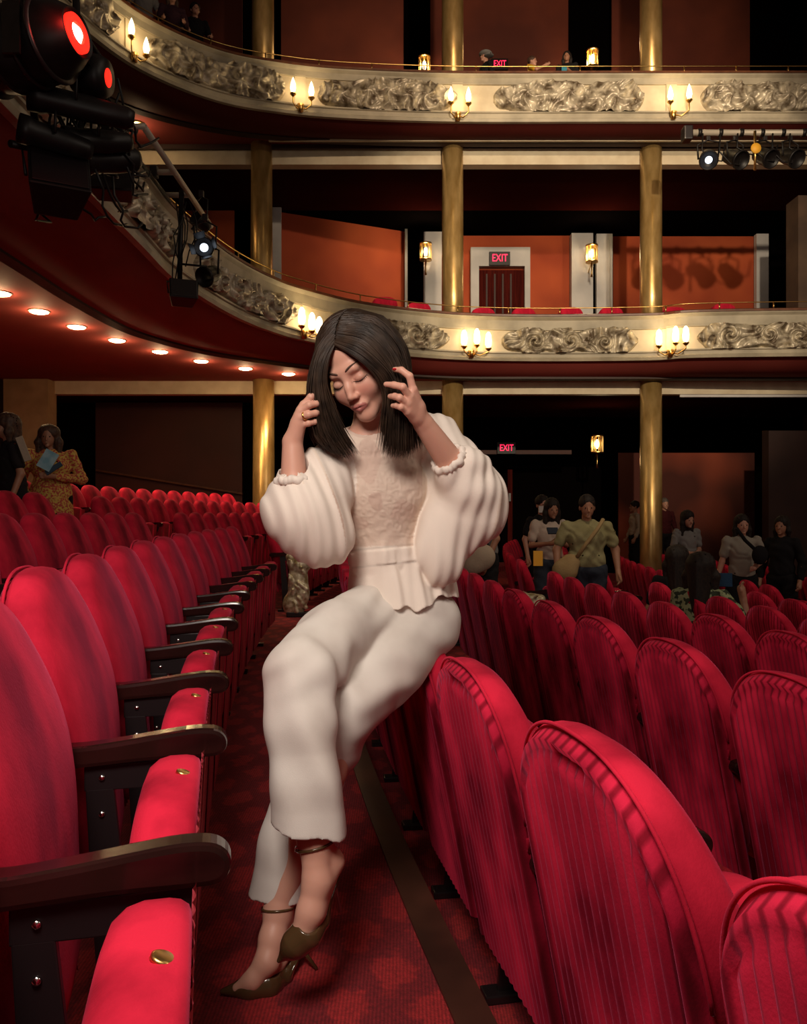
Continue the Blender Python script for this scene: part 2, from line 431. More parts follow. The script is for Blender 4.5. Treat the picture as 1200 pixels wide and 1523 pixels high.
def noise2(x, y, seed):
    r = np.random.default_rng(seed); g = r.random((64, 64))
    xi = np.floor(x).astype(int); yi = np.floor(y).astype(int); fx = x-xi; fy = y-yi
    fx = fx*fx*(3-2*fx); fy = fy*fy*(3-2*fy)
    G = lambda a, b: g[a % 64, b % 64]
    return (G(xi,yi)*(1-fx)+G(xi+1,yi)*fx)*(1-fy)+(G(xi,yi+1)*(1-fx)+G(xi+1,yi+1)*fx)*fy
def relief(P, s, d0, d1, h0, h1, seed, scrolls=3, style=0, depth=0.16, off=0.0, detail=1.0):
    L = d1-d0; nx = int(150*detail); ny = int(40*detail)
    u, v = np.meshgrid(np.linspace(0, 1, nx), np.linspace(0, 1, ny))
    X = u*L; Y = v*(h1-h0); k = 3.2
    wx = noise2(X*k+3, Y*k, seed)*0.55; wy = noise2(X*k, Y*k+9, seed+1)*0.55
    a = noise2((X+wx)*4.2, (Y+wy)*4.2, seed+2); b = noise2((X+wx)*9, (Y+wy)*9, seed+3)
    ridg = 1-np.abs(2*a-1); ridg2 = 1-np.abs(2*b-1)
    H = 0.42*ridg**2 + 0.28*ridg2**1.5 + 0.15*noise2(X*4, Y*4, seed+4)
    r = np.random.default_rng(seed+5)
    for i in range(scrolls):
        cx = L*(0.12+0.76*(i+0.5)/scrolls) + r.uniform(-.08, .08); cy = (h1-h0)*r.uniform(.38, .62); R0 = (h1-h0)*r.uniform(.30, .46)
        dx = X-cx; dy = Y-cy; rr = np.sqrt(dx*dx+dy*dy); th = np.arctan2(dy, dx)*(1 if i % 2 else -1)
        sp = 0.5+0.5*np.cos(2*PI*(rr/(R0*0.5)) + th*2)
        if style: sp = 0.55+0.45*np.cos(5*th+rr*20)*np.clip(rr/R0, 0, 1)
        wgt = np.clip(1.25-rr/R0, 0, 1)**0.7
        H = H*(1-wgt) + wgt*(0.35+0.65*sp)*(1.0-0.35*rr/R0)
    edge = np.minimum(np.minimum(u, 1-u)*L/0.30, 1.0)
    env = (0.24+0.32*noise2(X*3.5, X*0, seed+8)) * np.clip(edge, 0, 1)**0.6
    m = np.abs(v-0.5)/np.maximum(env*1.35, 1e-3)
    mask = np.clip((1.15-m)/0.22, 0, 1)
    Z = (H*depth+0.03)*mask - 0.012*(mask < 0.02)
    dr = r.uniform(0, 1)
    mb = MB(); rows = []
    pts = [along(P, s, d0+L*i/(nx-1)) for i in range(nx)]
    for j in range(ny):
        row = []
        for i in range(nx):
            p, n = pts[i]; o = off + Z[j, i]
            row.append((p.x+n.x*o, p.y+n.y*o, h0+(h1-h0)*j/(ny-1)+CAMH))
        rows.append(row)
    keep = []
    n0 = len(mb.v); mb.v += [p for r_ in rows for p in r_]
    for j in range(ny-1):
        for i in range(nx-1):
            if mask[j:j+2, i:i+2].max() > 0.02:
                mb.f.append((j*nx+i, j*nx+i+1, (j+1)*nx+i+1, (j+1)*nx+i)); mb.smooth.append(True)
    return mb
def balcony(label, P, Q, hb, hp0, hp1, hb1, hr, qh, posts, reliefs, loc, d_start, style):
    root = thing('balcony', label, 'balcony', loc, 'balconies')
    Pc = cat(P, 8); Qc = cat(Q, 8); s = arclen(Pc)
    obj('front_panel', sweep(Pc, [(0.0, hp0), (0.0, hp1)]), M['cream'], root)
    obj('lower_moulding', sweep(Pc, [(-.02, hb-.02), (.06, hb-.02), (.08, hb+.03), (.055, hb+.05), (.055, hp0-.04), (.085, hp0-.03), (.085, hp0-.005), (0.0, hp0+.0)]), M['cream_grey'], root)
    obj('upper_moulding', sweep(Pc, [(0.0, hp1), (.035, hp1+.005), (.035, hp1+.03), (.02, hp1+.035), (.02, hb1-.06), (.06, hb1-.02), (.07, hb1), (-.02, hb1+.01)]), M['cream_grey'], root)
    obj('hand_rail', sweep(Pc, [(-.10, hb1-.2), (-.10, hr+.01), (.02, hr+.025), (.085, hr), (.085, hr-.035), (.02, hb1)]), M['rail_wood'], root)
    obj('brass_bar', MB().tube([(p.x-n.x*.04, p.y-n.y*.04, hr+.15+CAMH) for p, n in zip(Pc, normals(Pc))], .010, 6), M['brass'], root)
    d = d_start
    while d < s[-1]-.3:
        p, n = along(Pc, s, d); c = (p.x-n.x*.04, p.y-n.y*.04)
        obj('rail_post', MB().tube([(c[0], c[1], hr+.01+CAMH), (c[0], c[1], hr+.15+CAMH)], .013, 6), M['brass'], root); d += posts
    cove = MB(); Nn = normals(Pc); rows = []
    for k in range(9):
        t = k/8
        rows.append([(p.x+(q.x-p.x)*t, p.y+(q.y-p.y)*t, CAMH+hb+(qh-hb)*t-0.10*math.sin(PI*t)*min(1,(q-p).length)) for p, q in zip(Pc, Qc)])
    cove.grid(rows)
    obj('red_cove', cove, M['soffit'] if style == 0 else M['soffit_shaded'], root)
    obj('ceiling_edge', sweep(Qc, [(.03, qh+.02), (.03, qh-.03), (-.10, qh-.05), (-.13, qh+.0)]), M['brown'], root)
    for i, (d0, d1, sc) in enumerate(reliefs):
        obj('relief', relief(Pc, s, d0, d1, hp0-.02, hp1+.03, 20+i*7+int(hb*10), sc, style, depth=.23, off=0.0), M['plaster'], root, fixn=False)
    # pilaster blocks between the relief panels
    return root, Pc, Qc, s
def s_at_px(P, s, px):           # distance along the curve where it crosses an image column
    best = None
    for i in range(len(P)):
        v = abs(600+P[i].x/P[i].y*F-px)
        if P[i].y > 4 and (best is None or v < best[0]): best = (v, s[i])
    return best[1]
def rel_px(P, spans):
    Pc = cat(P, 8); s = arclen(Pc)
    return [(s_at_px(Pc, s, a), s_at_px(Pc, s, b), c) for a, b, c in spans]
def s_of_y(P, y):
    Pc = cat(P, 8); s = arclen(Pc)
    return min(zip([abs(p.y-y) for p in Pc], s))[1]
rl1 = [(s_of_y(P1, 5.2), s_of_y(P1, 7.3), 3), (s_of_y(P1, 7.6), s_of_y(P1, 9.9), 4)] + rel_px(P1, [(288, 436, 4), (490, 668, 3), (742, 948, 3), (1045, 1230, 3)])
b1, P1c, Q1c, s1 = balcony('lower cream balcony with scroll reliefs and triple candle lights curving above the stalls', P1, Q1, 2.85, 3.0, 3.41, 3.66, 3.70, 2.60, 0.97, rl1, (0.84, 15.0, CAMH+2.85), 4.2, 0)
rl2 = rel_px(P2, [(75, 172, 3), (216, 420, 5), (474, 672, 5), (742, 950, 5), (1048, 1240, 5)])
b2, P2c, Q2c, s2 = balcony('upper cream balcony with figure reliefs and double candle lights below the top gallery', P2, Q2, 7.25, 7.42, 7.93, 8.12, 8.16, 7.20, 0.97, rl2, (1.0, 15.0, CAMH+7.24), 5.0, 1)
# thin raised frames on the fascia between reliefs: stiles at the light positions
def stile(P, s, px, h0, h1, root, w_=0.10):
    d = s_at_px(P, s, px); mb = MB()
    a, n = along(P, s, d-w_); b, n2 = along(P, s, d+w_)
    mb.grid([[(a.x, a.y, h0+CAMH), (a.x+n.x*.03, a.y+n.y*.03, h0+CAMH), (b.x+n2.x*.03, b.y+n2.y*.03, h0+CAMH), (b.x, b.y, h0+CAMH)],
             [(a.x, a.y, h1+CAMH), (a.x+n.x*.03, a.y+n.y*.03, h1+CAMH), (b.x+n2.x*.03, b.y+n2.y*.03, h1+CAMH), (b.x, b.y, h1+CAMH)]], False)
    obj('stile', mb, M['cream'], root)
for px in (455, 692, 997): stile(P1c, s1, px, 2.97, 3.45, b1)
for px in (195, 441, 688, 998): stile(P2c, s2, px, 7.39, 7.97, b2)
# ------------------------------------------------------------------ ceilings under the balconies, floors of the upper levels
def flat_from(Qc, outer, h, name, m):
    n = len(outer)-1; Oc = []
    for i in range(n):
        for j in range(8): Oc.append(Vector(outer[i]).lerp(Vector(outer[i+1]), j/8))
    Oc.append(Vector(outer[-1])); mb = MB()
    mb.grid([[(p.x, p.y, h+CAMH) for p in Qc], [(p.x, p.y, h+CAMH) for p in Oc]], False)
    return struct(name, mb, m)
O1 = [(-14,1),(-14,4),(-14,7),(-14,9),(-14,11),(-14,13),(-14,15),(-14,16.05),(-8,16.05),(-4,16.05),(.84,16.05),(2.5,16.05),(4.6,16.05),(5.4,16.05),(7.8,16.05),(10,16.05)]
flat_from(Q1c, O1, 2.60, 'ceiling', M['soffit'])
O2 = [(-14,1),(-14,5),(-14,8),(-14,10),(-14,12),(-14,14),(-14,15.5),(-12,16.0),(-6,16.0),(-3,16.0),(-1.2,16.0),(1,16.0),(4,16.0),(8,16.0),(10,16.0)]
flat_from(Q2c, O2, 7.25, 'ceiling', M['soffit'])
struct('ceiling', MB().box(-14, 10, 16.3, 21, CAMH+2.42, CAMH+2.55), M['soffit_dark'])
struct('ceiling', MB().box(-14, 10, 16.2, 18.6, CAMH+6.95, CAMH+7.3), M['soffit_dark'])
struct('ceiling', MB().box(-14, 10, 18.6, 22, CAMH+6.95, CAMH+7.3), M['black'])  # rear part of the gallery ceiling painted black for its deep shade
struct('ceiling', MB().box(-14, 10, 12.5, 22, CAMH+14.6, CAMH+14.8), M['black'])
struct('trim_2', MB().box(-9, 9.5, 16.02, 16.25, CAMH+2.34, CAMH+2.66), M['cream'])
struct('trim_3', MB().box(-9, 9.5, 16.02, 16.25, CAMH+6.90, CAMH+7.20), M['cream'])
struct('trim_4', MB().box(-2.6, 9.5, 15.55, 15.60, CAMH+7.15, CAMH+7.21), M['cream'])
struct('trim_5', MB().box(5.45, 9.5, 15.9, 15.94, CAMH+2.265, CAMH+2.315), M['pilaster'])
struct('trim_6', MB().box(-9, 9.5, 15.9, 15.95, CAMH+7.16, CAMH+7.30), M['brown'])
# gallery floors
g2 = MB(); n_ = normals(P1c)
g2.grid([[(p.x-n.x*.12, p.y-n.y*.12, CAMH+2.95) for p, n in zip(P1c, n_)], [(-14 if p.x < -1.9 else p.x-.0, min(p.y, 30) if p.x < -1.9 else 21.0, CAMH+3.3) for p, n in zip(P1c, n_)]], False)
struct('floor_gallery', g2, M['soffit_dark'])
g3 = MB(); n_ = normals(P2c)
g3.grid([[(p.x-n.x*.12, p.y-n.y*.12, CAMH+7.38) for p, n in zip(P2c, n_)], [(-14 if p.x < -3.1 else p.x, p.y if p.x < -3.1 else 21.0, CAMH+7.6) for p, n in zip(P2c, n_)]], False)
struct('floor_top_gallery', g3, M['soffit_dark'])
# ------------------------------------------------------------------ walls
def wallpanel(name, x0p, x1p, y0p, y1p, y, m, d=0.06, z0=None, z1=None, yy=None):
    a = at(x0p, y1p, y); b = at(x1p, y0p, y)
    return struct(name, MB().box(a.x, b.x, y, y+d, z0 if z0 is not None else a.z, z1 if z1 is not None else b.z), m)
# shell walls behind everything
struct('wall_back', MB().box(-14, 10.5, 20.6, 20.8, -3, CAMH+14.8), M['black'])
struct('wall_left', MB().box(-14.2, -14, 1, 20.6, -1, CAMH+14.8), M['dark_red_wall'])
struct('wall_right', MB().box(10.2, 10.4, 14.5, 20.6, -3, CAMH+14.8), M['dark_red_wall'])
# level 2 back wall
zf = CAMH+3.3
ang = MB(); a0 = at(417, 313, 18.7); a1 = at(602, 342, 20.0)
ang.add([(a0.x, a0.y, zf), (a1.x, a1.y, zf), (a1.x, a1.y, CAMH+6.98), (a0.x, a0.y, CAMH+6.98), (a0.x, a0.y+.1, zf), (a1.x, a1.y+.1, zf), (a1.x, a1.y+.1, CAMH+6.98), (a0.x, a0.y+.1, CAMH+6.98)], [(0,1,2,3),(4,7,6,5),(0,4,5,1),(1,5,6,2),(2,6,7,3),(3,7,4,0)])
struct('wall_gallery', ang, M['orange'])
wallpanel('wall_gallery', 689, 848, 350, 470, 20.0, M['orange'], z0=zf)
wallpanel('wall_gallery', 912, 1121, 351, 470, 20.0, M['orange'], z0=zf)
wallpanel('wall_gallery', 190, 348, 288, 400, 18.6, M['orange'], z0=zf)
wallpanel('trim_7', 403, 418, 307, 470, 18.4, M['pilaster'], z0=zf)
wallpanel('trim_8', 602, 606, 338, 470, 19.8, M['pilaster'], z0=zf)
wallpanel('trim_9', 630, 657, 344, 470, 19.7, M['pilaster'], .25, z0=zf)
wallpanel('trim_10', 850, 882, 346, 470, 19.7, M['pilaster'], .25, z0=zf)
wallpanel('trim_11', 887, 908, 347, 470, 19.8, M['pilaster'], .15, z0=zf)
wallpanel('trim_12', 908, 911, 347, 470, 19.7, M['pilaster'], .15, z0=zf)
wallpanel('trim_13', 1125, 1143, 347, 470, 19.8, M['pilaster'], .15, z0=zf)
wallpanel('trim_14', 1187, 1240, 290, 470, 15.8, M['pier'], .5, z0=zf)
# top gallery back wall: dark red
z3 = CAMH+7.6
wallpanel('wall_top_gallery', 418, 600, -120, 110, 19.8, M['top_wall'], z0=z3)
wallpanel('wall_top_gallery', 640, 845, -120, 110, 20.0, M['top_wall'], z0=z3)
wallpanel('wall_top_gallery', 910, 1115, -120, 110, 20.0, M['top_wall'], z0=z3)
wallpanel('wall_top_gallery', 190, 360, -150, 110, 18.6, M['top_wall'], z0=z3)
# ground level
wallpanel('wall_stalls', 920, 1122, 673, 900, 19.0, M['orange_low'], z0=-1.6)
wallpanel('wall_stalls', 1135, 1143, 640, 900, 18.6, M['pillar'], z0=-1.6)
wallpanel('wall_stalls', 1172, 1180, 640, 900, 17.0, M['pilaster'], z0=-1.6)
struct('wall_stalls', MB().box(-14, at(372, 0, 17.8).x, 17.9, 18.1, 0.1, CAMH+2.55), M['black'])
wallpanel('wall_stalls', 142, 360, 598, 800, 17.6, M['dark_red_wall'], .08, z0=0.2)
dado = MB(); a = at(142, 700, 17.5); b = at(360, 735, 17.5)
dado.add([(a.x, 17.5, a.z), (b.x, 17.5, b.z), (b.x, 17.5, b.z+.035), (a.x, 17.5, a.z+.035), (a.x, 17.6, a.z), (b.x, 17.6, b.z), (b.x, 17.6, b.z+.035), (a.x, 17.6, a.z+.035)], [(0,1,2,3),(4,7,6,5),(0,4,5,1),(1,5,6,2),(2,6,7,3),(3,7,4,0)])
struct('trim_15', dado, M['rail_wood'])
wallpanel('trim_16', 5, 71, 563, 800, 15.7, M['pillar'], .4, z0=0.2)
wallpanel('trim_17', -60, 5, 560, 800, 15.9, M['brown'], .4, z0=0.2)
wallpanel('trim_18', 1143, 1290, 640, 900, 16.4, M['brown'], .3, z0=-1.8)
struct('trim_19', MB().box(at(700,0,19.2).x, at(850,0,19.2).x, 19.2, 19.3, at(0,675,19.2).z, at(0,669,19.2).z), M['dark_red_wall'])
# exit door up in the gallery
dr = struct('door_1', MB().box(at(712,0,19.9).x, at(779,0,19.9).x, 19.85, 19.92, zf, at(0,402,19.9).z), M['door_red'], bevel=.005)
fr = MB(); o0 = at(700, 368, 19.8); o1 = at(788, 470, 19.8); i0 = at(712, 396, 19.8); i1 = at(780, 470, 19.8)
fr.box(o0.x, i0.x, 19.75, 20.0, zf, o0.z).box(i1.x, o1.x, 19.75, 20.0, zf, o0.z).box(i0.x, i1.x, 19.75, 20.0, i0.z, o0.z)
obj('door_frame', fr, M['pilaster'], dr)
for px in (724, 736, 748, 760):
    obj('door_groove', MB().box(at(px,0,19.8).x-.02, at(px,0,19.8).x+.02, 19.83, 19.86, zf+.1, at(0,408,19.9).z), M['brown'], dr)
d2 = struct('door_2', MB().box(at(755,0,19.1).x, at(762,0,19.1).x, 19.1, 19.2, -1.2, at(0,698,19.1).z), M['door_red'])
obj('door_handle', MB().box(at(757,0,19).x, at(760,0,19).x, 19.04, 19.1, at(0,745,19).z, at(0,733,19).z), M['chrome'], d2)
# exit signs
def exit_sign(px, py, y, wpx, label):
    c = at(px, py, y); wd = wpx/F*y; t = thing('exit_sign', label, 'sign', c, 'red exit signs')
    obj('sign_box', MB().box(c.x-wd*.62, c.x+wd*.62, y-.02, y+.06, c.z-wd*.40, c.z+wd*.40), M['signblack'], t, bevel=.006)
    me = text_mesh('EXIT', wd*.50, .004)
    me.transform(Matrix.Rotation(PI/2, 4, 'X')); me.transform(Matrix.Diagonal((.92, 1, 1.25, 1))); me.transform(Matrix.Translation((c.x, y-.03, c.z)))
    obj('sign_letters', me, M['exit_red'], t)
exit_sign(743, 384, 19.7, 25, 'red exit sign on the grey frame of the gallery door')
exit_sign(743, 95, 19.9, 20, 'red exit sign behind the top balcony next to the man in a cap')
exit_sign(753, 666, 19.13, 22, 'red exit sign over the dark doorway at stalls level')
# ------------------------------------------------------------------ columns
def column(px, y, z0, z1, label, r=.213, cap=True):
    x = (px-600)/F*y; t = thing('column', label, 'column', (x, y, z0), 'gold columns')
    obj('shaft', MB().lathe([(r, z0+.1), (r*1.01, z0+(z1-z0)*.3), (r*.97, z1-.02)], (x, y, 0), 32), M['gold'], t)
    obj('collar', MB().lathe([(r*.97, z1-.05), (r*1.04, z1-.04), (r*1.05, z1-.01), (r*.6, z1+.01)], (x, y, 0), 32), M['gold'], t)
where = {392: 'left-hand', 673: 'middle', 968: 'right-hand'}
for px in (392, 673, 968):
    column(px, 15.93, -1.3 if px > 500 else -0.2, CAMH+2.74, where[px]+' gold column at stalls level below the lower balcony')
    column(px if px > 500 else 389, 15.93, CAMH+3.0, CAMH+7.30, where[px]+' gold column between the lower and the upper balcony')
    column(px if px > 500 else 391, 15.93, CAMH+7.4, CAMH+14.6, where[px]+' gold column rising from the upper balcony to the roof')
# ------------------------------------------------------------------ theatre chairs
def outline(n, zb, zt, wb, wm, zc, p=2.3):       # closed outline in x,z seen from the front
    pts = []
    zr = zb + .06
    dn = []                                       # arch from right to left, evenly spaced
    for i in range(401):
        a = PI*i/400
        dn.append((wm*abs(math.cos(a))**(2/p)*(1 if math.cos(a) >= 0 else -1), zc+(zt-zc)*abs(math.sin(a))**(2/p)))
    cs = [0]
    for i in range(400): cs.append(cs[-1]+math.dist(dn[i], dn[i+1]))
    j = 0
    for i in range(n+1):
        while j < 400 and cs[j] < cs[-1]*i/n: j += 1
        pts.append(dn[j])
    m = max(3, n//4)
    left = [(-wm+(wm-wb)*(k/m), zc+(zb-zc)*(k/m)) for k in range(1, m)]
    pts += left
    for k in range(m+1):                          # bottom, rounded
        t = k/m; pts.append((-wb+2*wb*t, zb-.035*math.sin(PI*t)))
    pts += [(x*-1, z) for x, z in reversed(left)]
    return pts
TILT = 0.20
def tilt_y(z): return (0.91-z)*TILT
OUT = dict(zb=.30, zt=.905, wb=.19, wm=.2625, zc=.655, p=2.4)
def back_cushion(n):
    O = outline(n, **OUT); cz = .6
    mb = MB(); rows = []
    prof = [(.95, .004), (.985, .006), (1.0, .014), (1.004, .030), (.995, .044), (.965, .056), (.90, .062), (.80, .068), (.6, .074), (.35, .077), (.12, .078)]
    for t, y in prof:
        bw = min(1, max(0, (y-.014)/.045))
        rows.append([(x*t, tilt_y(cz+(z-cz)*t)+y+bw*.032*math.exp(-((cz+(z-cz)*t-.62)/.20)**2), cz+(z-cz)*t) for x, z in O])
    mb.grid(rows, True, True); last = rows[-1]
    mb.add(last, [tuple(range(len(last)))], True)
    return mb
def back_shell(nrib, sub, nz):
    # ribbed velvet rear panel inside a rolled border that wraps round to the seam
    mb = MB(); W = .2625; N = nrib*sub; p = 2.45; cols = []
    def top(x):
        q = min(abs(x)/W, 1); return .65+.255*(1-q**p)**(1/p)
    Wi = W-.012
    xs = [(2*i/N-1)*Wi for i in range(N+1)]
    for i, x in enumerate(xs):
        col = []; zt = top(x*W/Wi*.995)-.008; zb = .20
        for j in range(nz+1):
            t = j/nz; t = t*.55+.45*math.sin(t*PI/2) if nz > 10 else t
            z = zb+(zt-zb)*t
            dist = min((zt-z)*(1-.3*abs(x)/W)+.0, (Wi-abs(x)))
            e = max(0, min(1, dist/.016)); roll = -.014*math.sqrt(max(0, 1-(1-e)**2))
            groove = .007*math.exp(-((dist-.030)/.006)**2)+(.006 if dist > .03 else 0)
            rib = -.0060*abs(math.cos(PI*(i/sub)))*min(1, max(0, (dist-.028)/.015))
            col.append((x, tilt_y(z)+.004+roll+groove+rib-.006*min(1, e), z))
        cols.append(col)
    mb.grid(cols, True)
    O = [(-Wi, .2)]+[(x, top(x*W/Wi*.995)-.008) for x in xs]+[(Wi, .2)]
    # closing rim between the rolled border and the front cushion
    mb.grid([[(x, tilt_y(z)+.004, z) for x, z in O], [(x*.97, tilt_y(z)+.014, z-.01) for x, z in O]], False)
    return mb
def piping(n):
    O = outline(n, **OUT)
    pts = [(x*1.002, tilt_y(z)+.002, .6+(z-.6)*1.002) for x, z in O if z > .58]
    mb = MB(); mb.tube(pts, .0032, 6, True); return mb
def seat_pad(n):
    # tipped-up seat cushion: a thick rounded pad standing on its hinge edge
    mb = MB(); rows = []; zc = .415
    O = outline(n, .24, .625, .215, .225, .50, 2.7)
    for t, y in [(.02, .040), (.5, .030), (.85, .036), (.93, .042), (.98, .055), (1.0, .072), (1.0, .098), (.99, .110), (.965, .119), (.92, .123), (.02, .124)]:
        rows.append([(x*t, (.215)+y+.14*(z*t+zc*(1-t)-.24)*.35, zc+(z-zc)*t) for x, z in O])
    mb.grid(rows, True, True)
    mb.add(rows[0], [tuple(range(len(O)))], True); mb.add(rows[-1], [tuple(range(len(O)))[::-1]], True)
    return mb
def seat_under(nr):
    mb = MB(); rows = []
    for i in range(nr*4+1):
        x = -.2+.4*i/(nr*4); o = .004*abs(math.cos(PI*i/4))-.035
        rows.append([(x, .372+o+.049*(z-.24), z) for z in (.13, .24, .4, .55, .60)])
    mb.grid(rows, True)
    mb.box(-.2, .2, .27, .334, .13, .22)
    return mb
def arm_rest(x):
    # S-curved top, rounded drop at the front
    top = [(.055, .600), (.150, .604), (.22, .611), (.29, .620), (.34, .625), (.375, .623), (.392, .614), (.399, .600), (.396, .584), (.382, .574), (.35, .572), (.26, .572), (.150, .566), (.055, .562)]
    if True:
        P = [Vector(q) for q in top]; m = len(P); sm = []
        for i in range(m):
            a, b, c, d = P[i-1], P[i], P[(i+1) % m], P[(i+2) % m]
            for j in range(3):
                t = j/3; q = .5*((2*b)+(c-a)*t+(2*a-5*b+4*c-d)*t*t+(3*b-a-3*c+d)*t**3); sm.append((q.x, q.y))
        top = sm
    return MB().prism(top, x-.022, x+.022, 'yz')
def standard(x):
    mb = MB(); t = .008
    mb.prism([(0.15, .566), (.36, .572), (.345, .522), (.15, .522)], x-t, x+t)
    mb.prism([(.152, .525), (.20, .525), (.245, .10), (.20, .0), (.165, .0), (.175, .10)], x-t, x+t)
    mb.prism([(.265, .525), (.335, .525), (.285, .16), (.245, .0), (.20, .0), (.215, .16)], x-t, x+t)
    return mb
def foot(x): return MB().box(x-.028, x+.028, .13, .30, 0, .022)
def make_chair(name, near, label):
    t = thing(name, label, 'chair', (0, 0, 0))
    n = 56 if near else 16
    bc = obj('back_cushion', back_cushion(n), M['velvet'], t, world=False)
    obj('back_panel', back_shell(18 if near else 8, 6 if near else 2, 26 if near else 8), M['velvet_rib'], t, world=False)
    if near: obj('piping', piping(n), M['velvet'], bc, world=False)
    sp = obj('seat', seat_pad(n), M['velvet'], t, world=False)
    obj('seat_underside', seat_under(12 if near else 2), M['velvet_side'], t, world=False)
    ar = obj('armrest', arm_rest(.259), M['dark_wood'], t, world=False, bevel=.008 if near else 0)
    st = obj('standard', standard(.262), M['dark_metal'], t, world=False, bevel=.002 if near else 0)
    obj('foot', foot(.262), M['dark_metal'], t, world=False, bevel=.004 if near else 0)
    for o in t.children:
        if o.name.split('.')[0] not in ('back_cushion', 'back_panel'): o.data.transform(Matrix.Translation((0, .02, 0)))
    if near:
        z = .618; pl = MB(); mtx = Matrix.Translation((0, .352, .6235)) @ Matrix.Rotation(-.35, 4, 'X')
        pl.lathe([(.0001, .003), (.009, .003), (.0115, .002), (.012, -.002)], (0,0,0), 20, m=mtx)
        obj('number_plate', pl, M['brass'], sp, world=False)
        sc = [(.18, .545), (.30, .55), (.18, .48), (.17, .36), (.19, .22), (.285, .40)]
        for a, b in sc:
            m_ = Matrix.Translation((.262+.008, a+.02, b)) @ Matrix.Rotation(PI/2, 4, 'Y')
            obj('screw', MB().lathe([(.006, 0), (.005, .003), (.0001, .004)], (0,0,0), 8, m=m_), M['chrome'], st, world=False)
    return t
near0 = make_chair('theatre_chair', True, 'x'); far0 = make_chair('theatre_chair', False, 'x')
near_used = far_used = False
ORD = ['first', 'second', 'third', 'fourth', 'fifth', 'sixth', 'seventh', 'eighth', 'ninth', 'tenth', 'eleventh', 'twelfth', 'thirteenth', 'fourteenth', 'fifteenth', 'sixteenth']
AVOID = [(816, 9.0), (806, 9.9), (1103, 9.4), (1163, 9.6), (1021, 11.0)]
def place(R, zfl, y, row, label, group):
    global near_used, far_used
    x = arc(R, y)
    if any(math.hypot((px-600)/F*yy-x, yy-y-.0) < .46 for px, yy in AVOID): return
    f = Vector((CX-x, YC-y)).normalized(); rot = math.atan2(-f.x, f.y)
    near = y < 4.3
    src = near0 if near else far0
    if near and not near_used: src.location = (x, y, zfl); src.rotation_euler.z = rot; src['label'] = label; src['group'] = group; near_used = True; return src
    if not near and not far_used: src.location = (x, y, zfl); src.rotation_euler.z = rot; src['label'] = label; src['group'] = group; far_used = True; return src
    return copy_tree(src, (x, y, zfl), rot, label, group)
def visible(x, y, z):
    if y < .35: return y > 0.0 and False
    px = 600+x/y*F; return (-140 < px < 1330) or (y < 1.3 and -900 < px < 1900)
rowname = {}
def fill(R, zfl, s0, sp, y0, y1, name, group):
    # seats spaced along the arc; s0 is the y of one seat
    k = 0; y = s0; i = 0; lst = []
    th0 = math.asin((s0-YC)/R)
    for j in range(-40, 60):
        th = th0+j*sp/R; y = YC+R*math.sin(th)
        if y0 <= y <= y1:
            x = arc(R, y)
            if visible(x, y, zfl): lst.append(y)
    for i, y in enumerate(lst):
        place(R, zfl, y, name, 'red theatre chair, %s from camera, %s' % (ORD[i] if i < 16 else 'furthest', name), group)
    return lst
for k, (s0, y0) in {1: (1.148, .5), 2: (4.5, 2.9), 3: (6.2, 4.5), 4: (6.4, 5.5)}.items():
    R, zf_ = LROW[k]
    nm = ['first row left of walkway', 'second row left of walkway', 'third row left of walkway', 'fourth row left of walkway'][k-1]
    fill(R, zf_, s0, .53, y0, 6.9, nm, 'left-hand chairs facing the stage')
    fill(R, zf_, 8.4+.13*k, .54, 8.1, 15.3, nm + ' beyond cross aisle', 'far left chairs facing the stage')
for k in range(1, 11):
    R, zf_ = RROW[k]
    s0 = {1: 1.15, 2: 2.54, 3: 3.3, 4: 3.3}.get(k, 3.1+.17*k)
    nm = '%s row right of walkway' % (ORD[k-1])
    fill(R, zf_, s0, .56, .4, 6.9, nm, 'right-hand chairs seen from behind')
    if k < 10: fill(R, zf_, 8.4+.17*(k % 3), .56, 8.1, 14.6, nm + ' beyond cross aisle', 'far right chairs seen from behind')
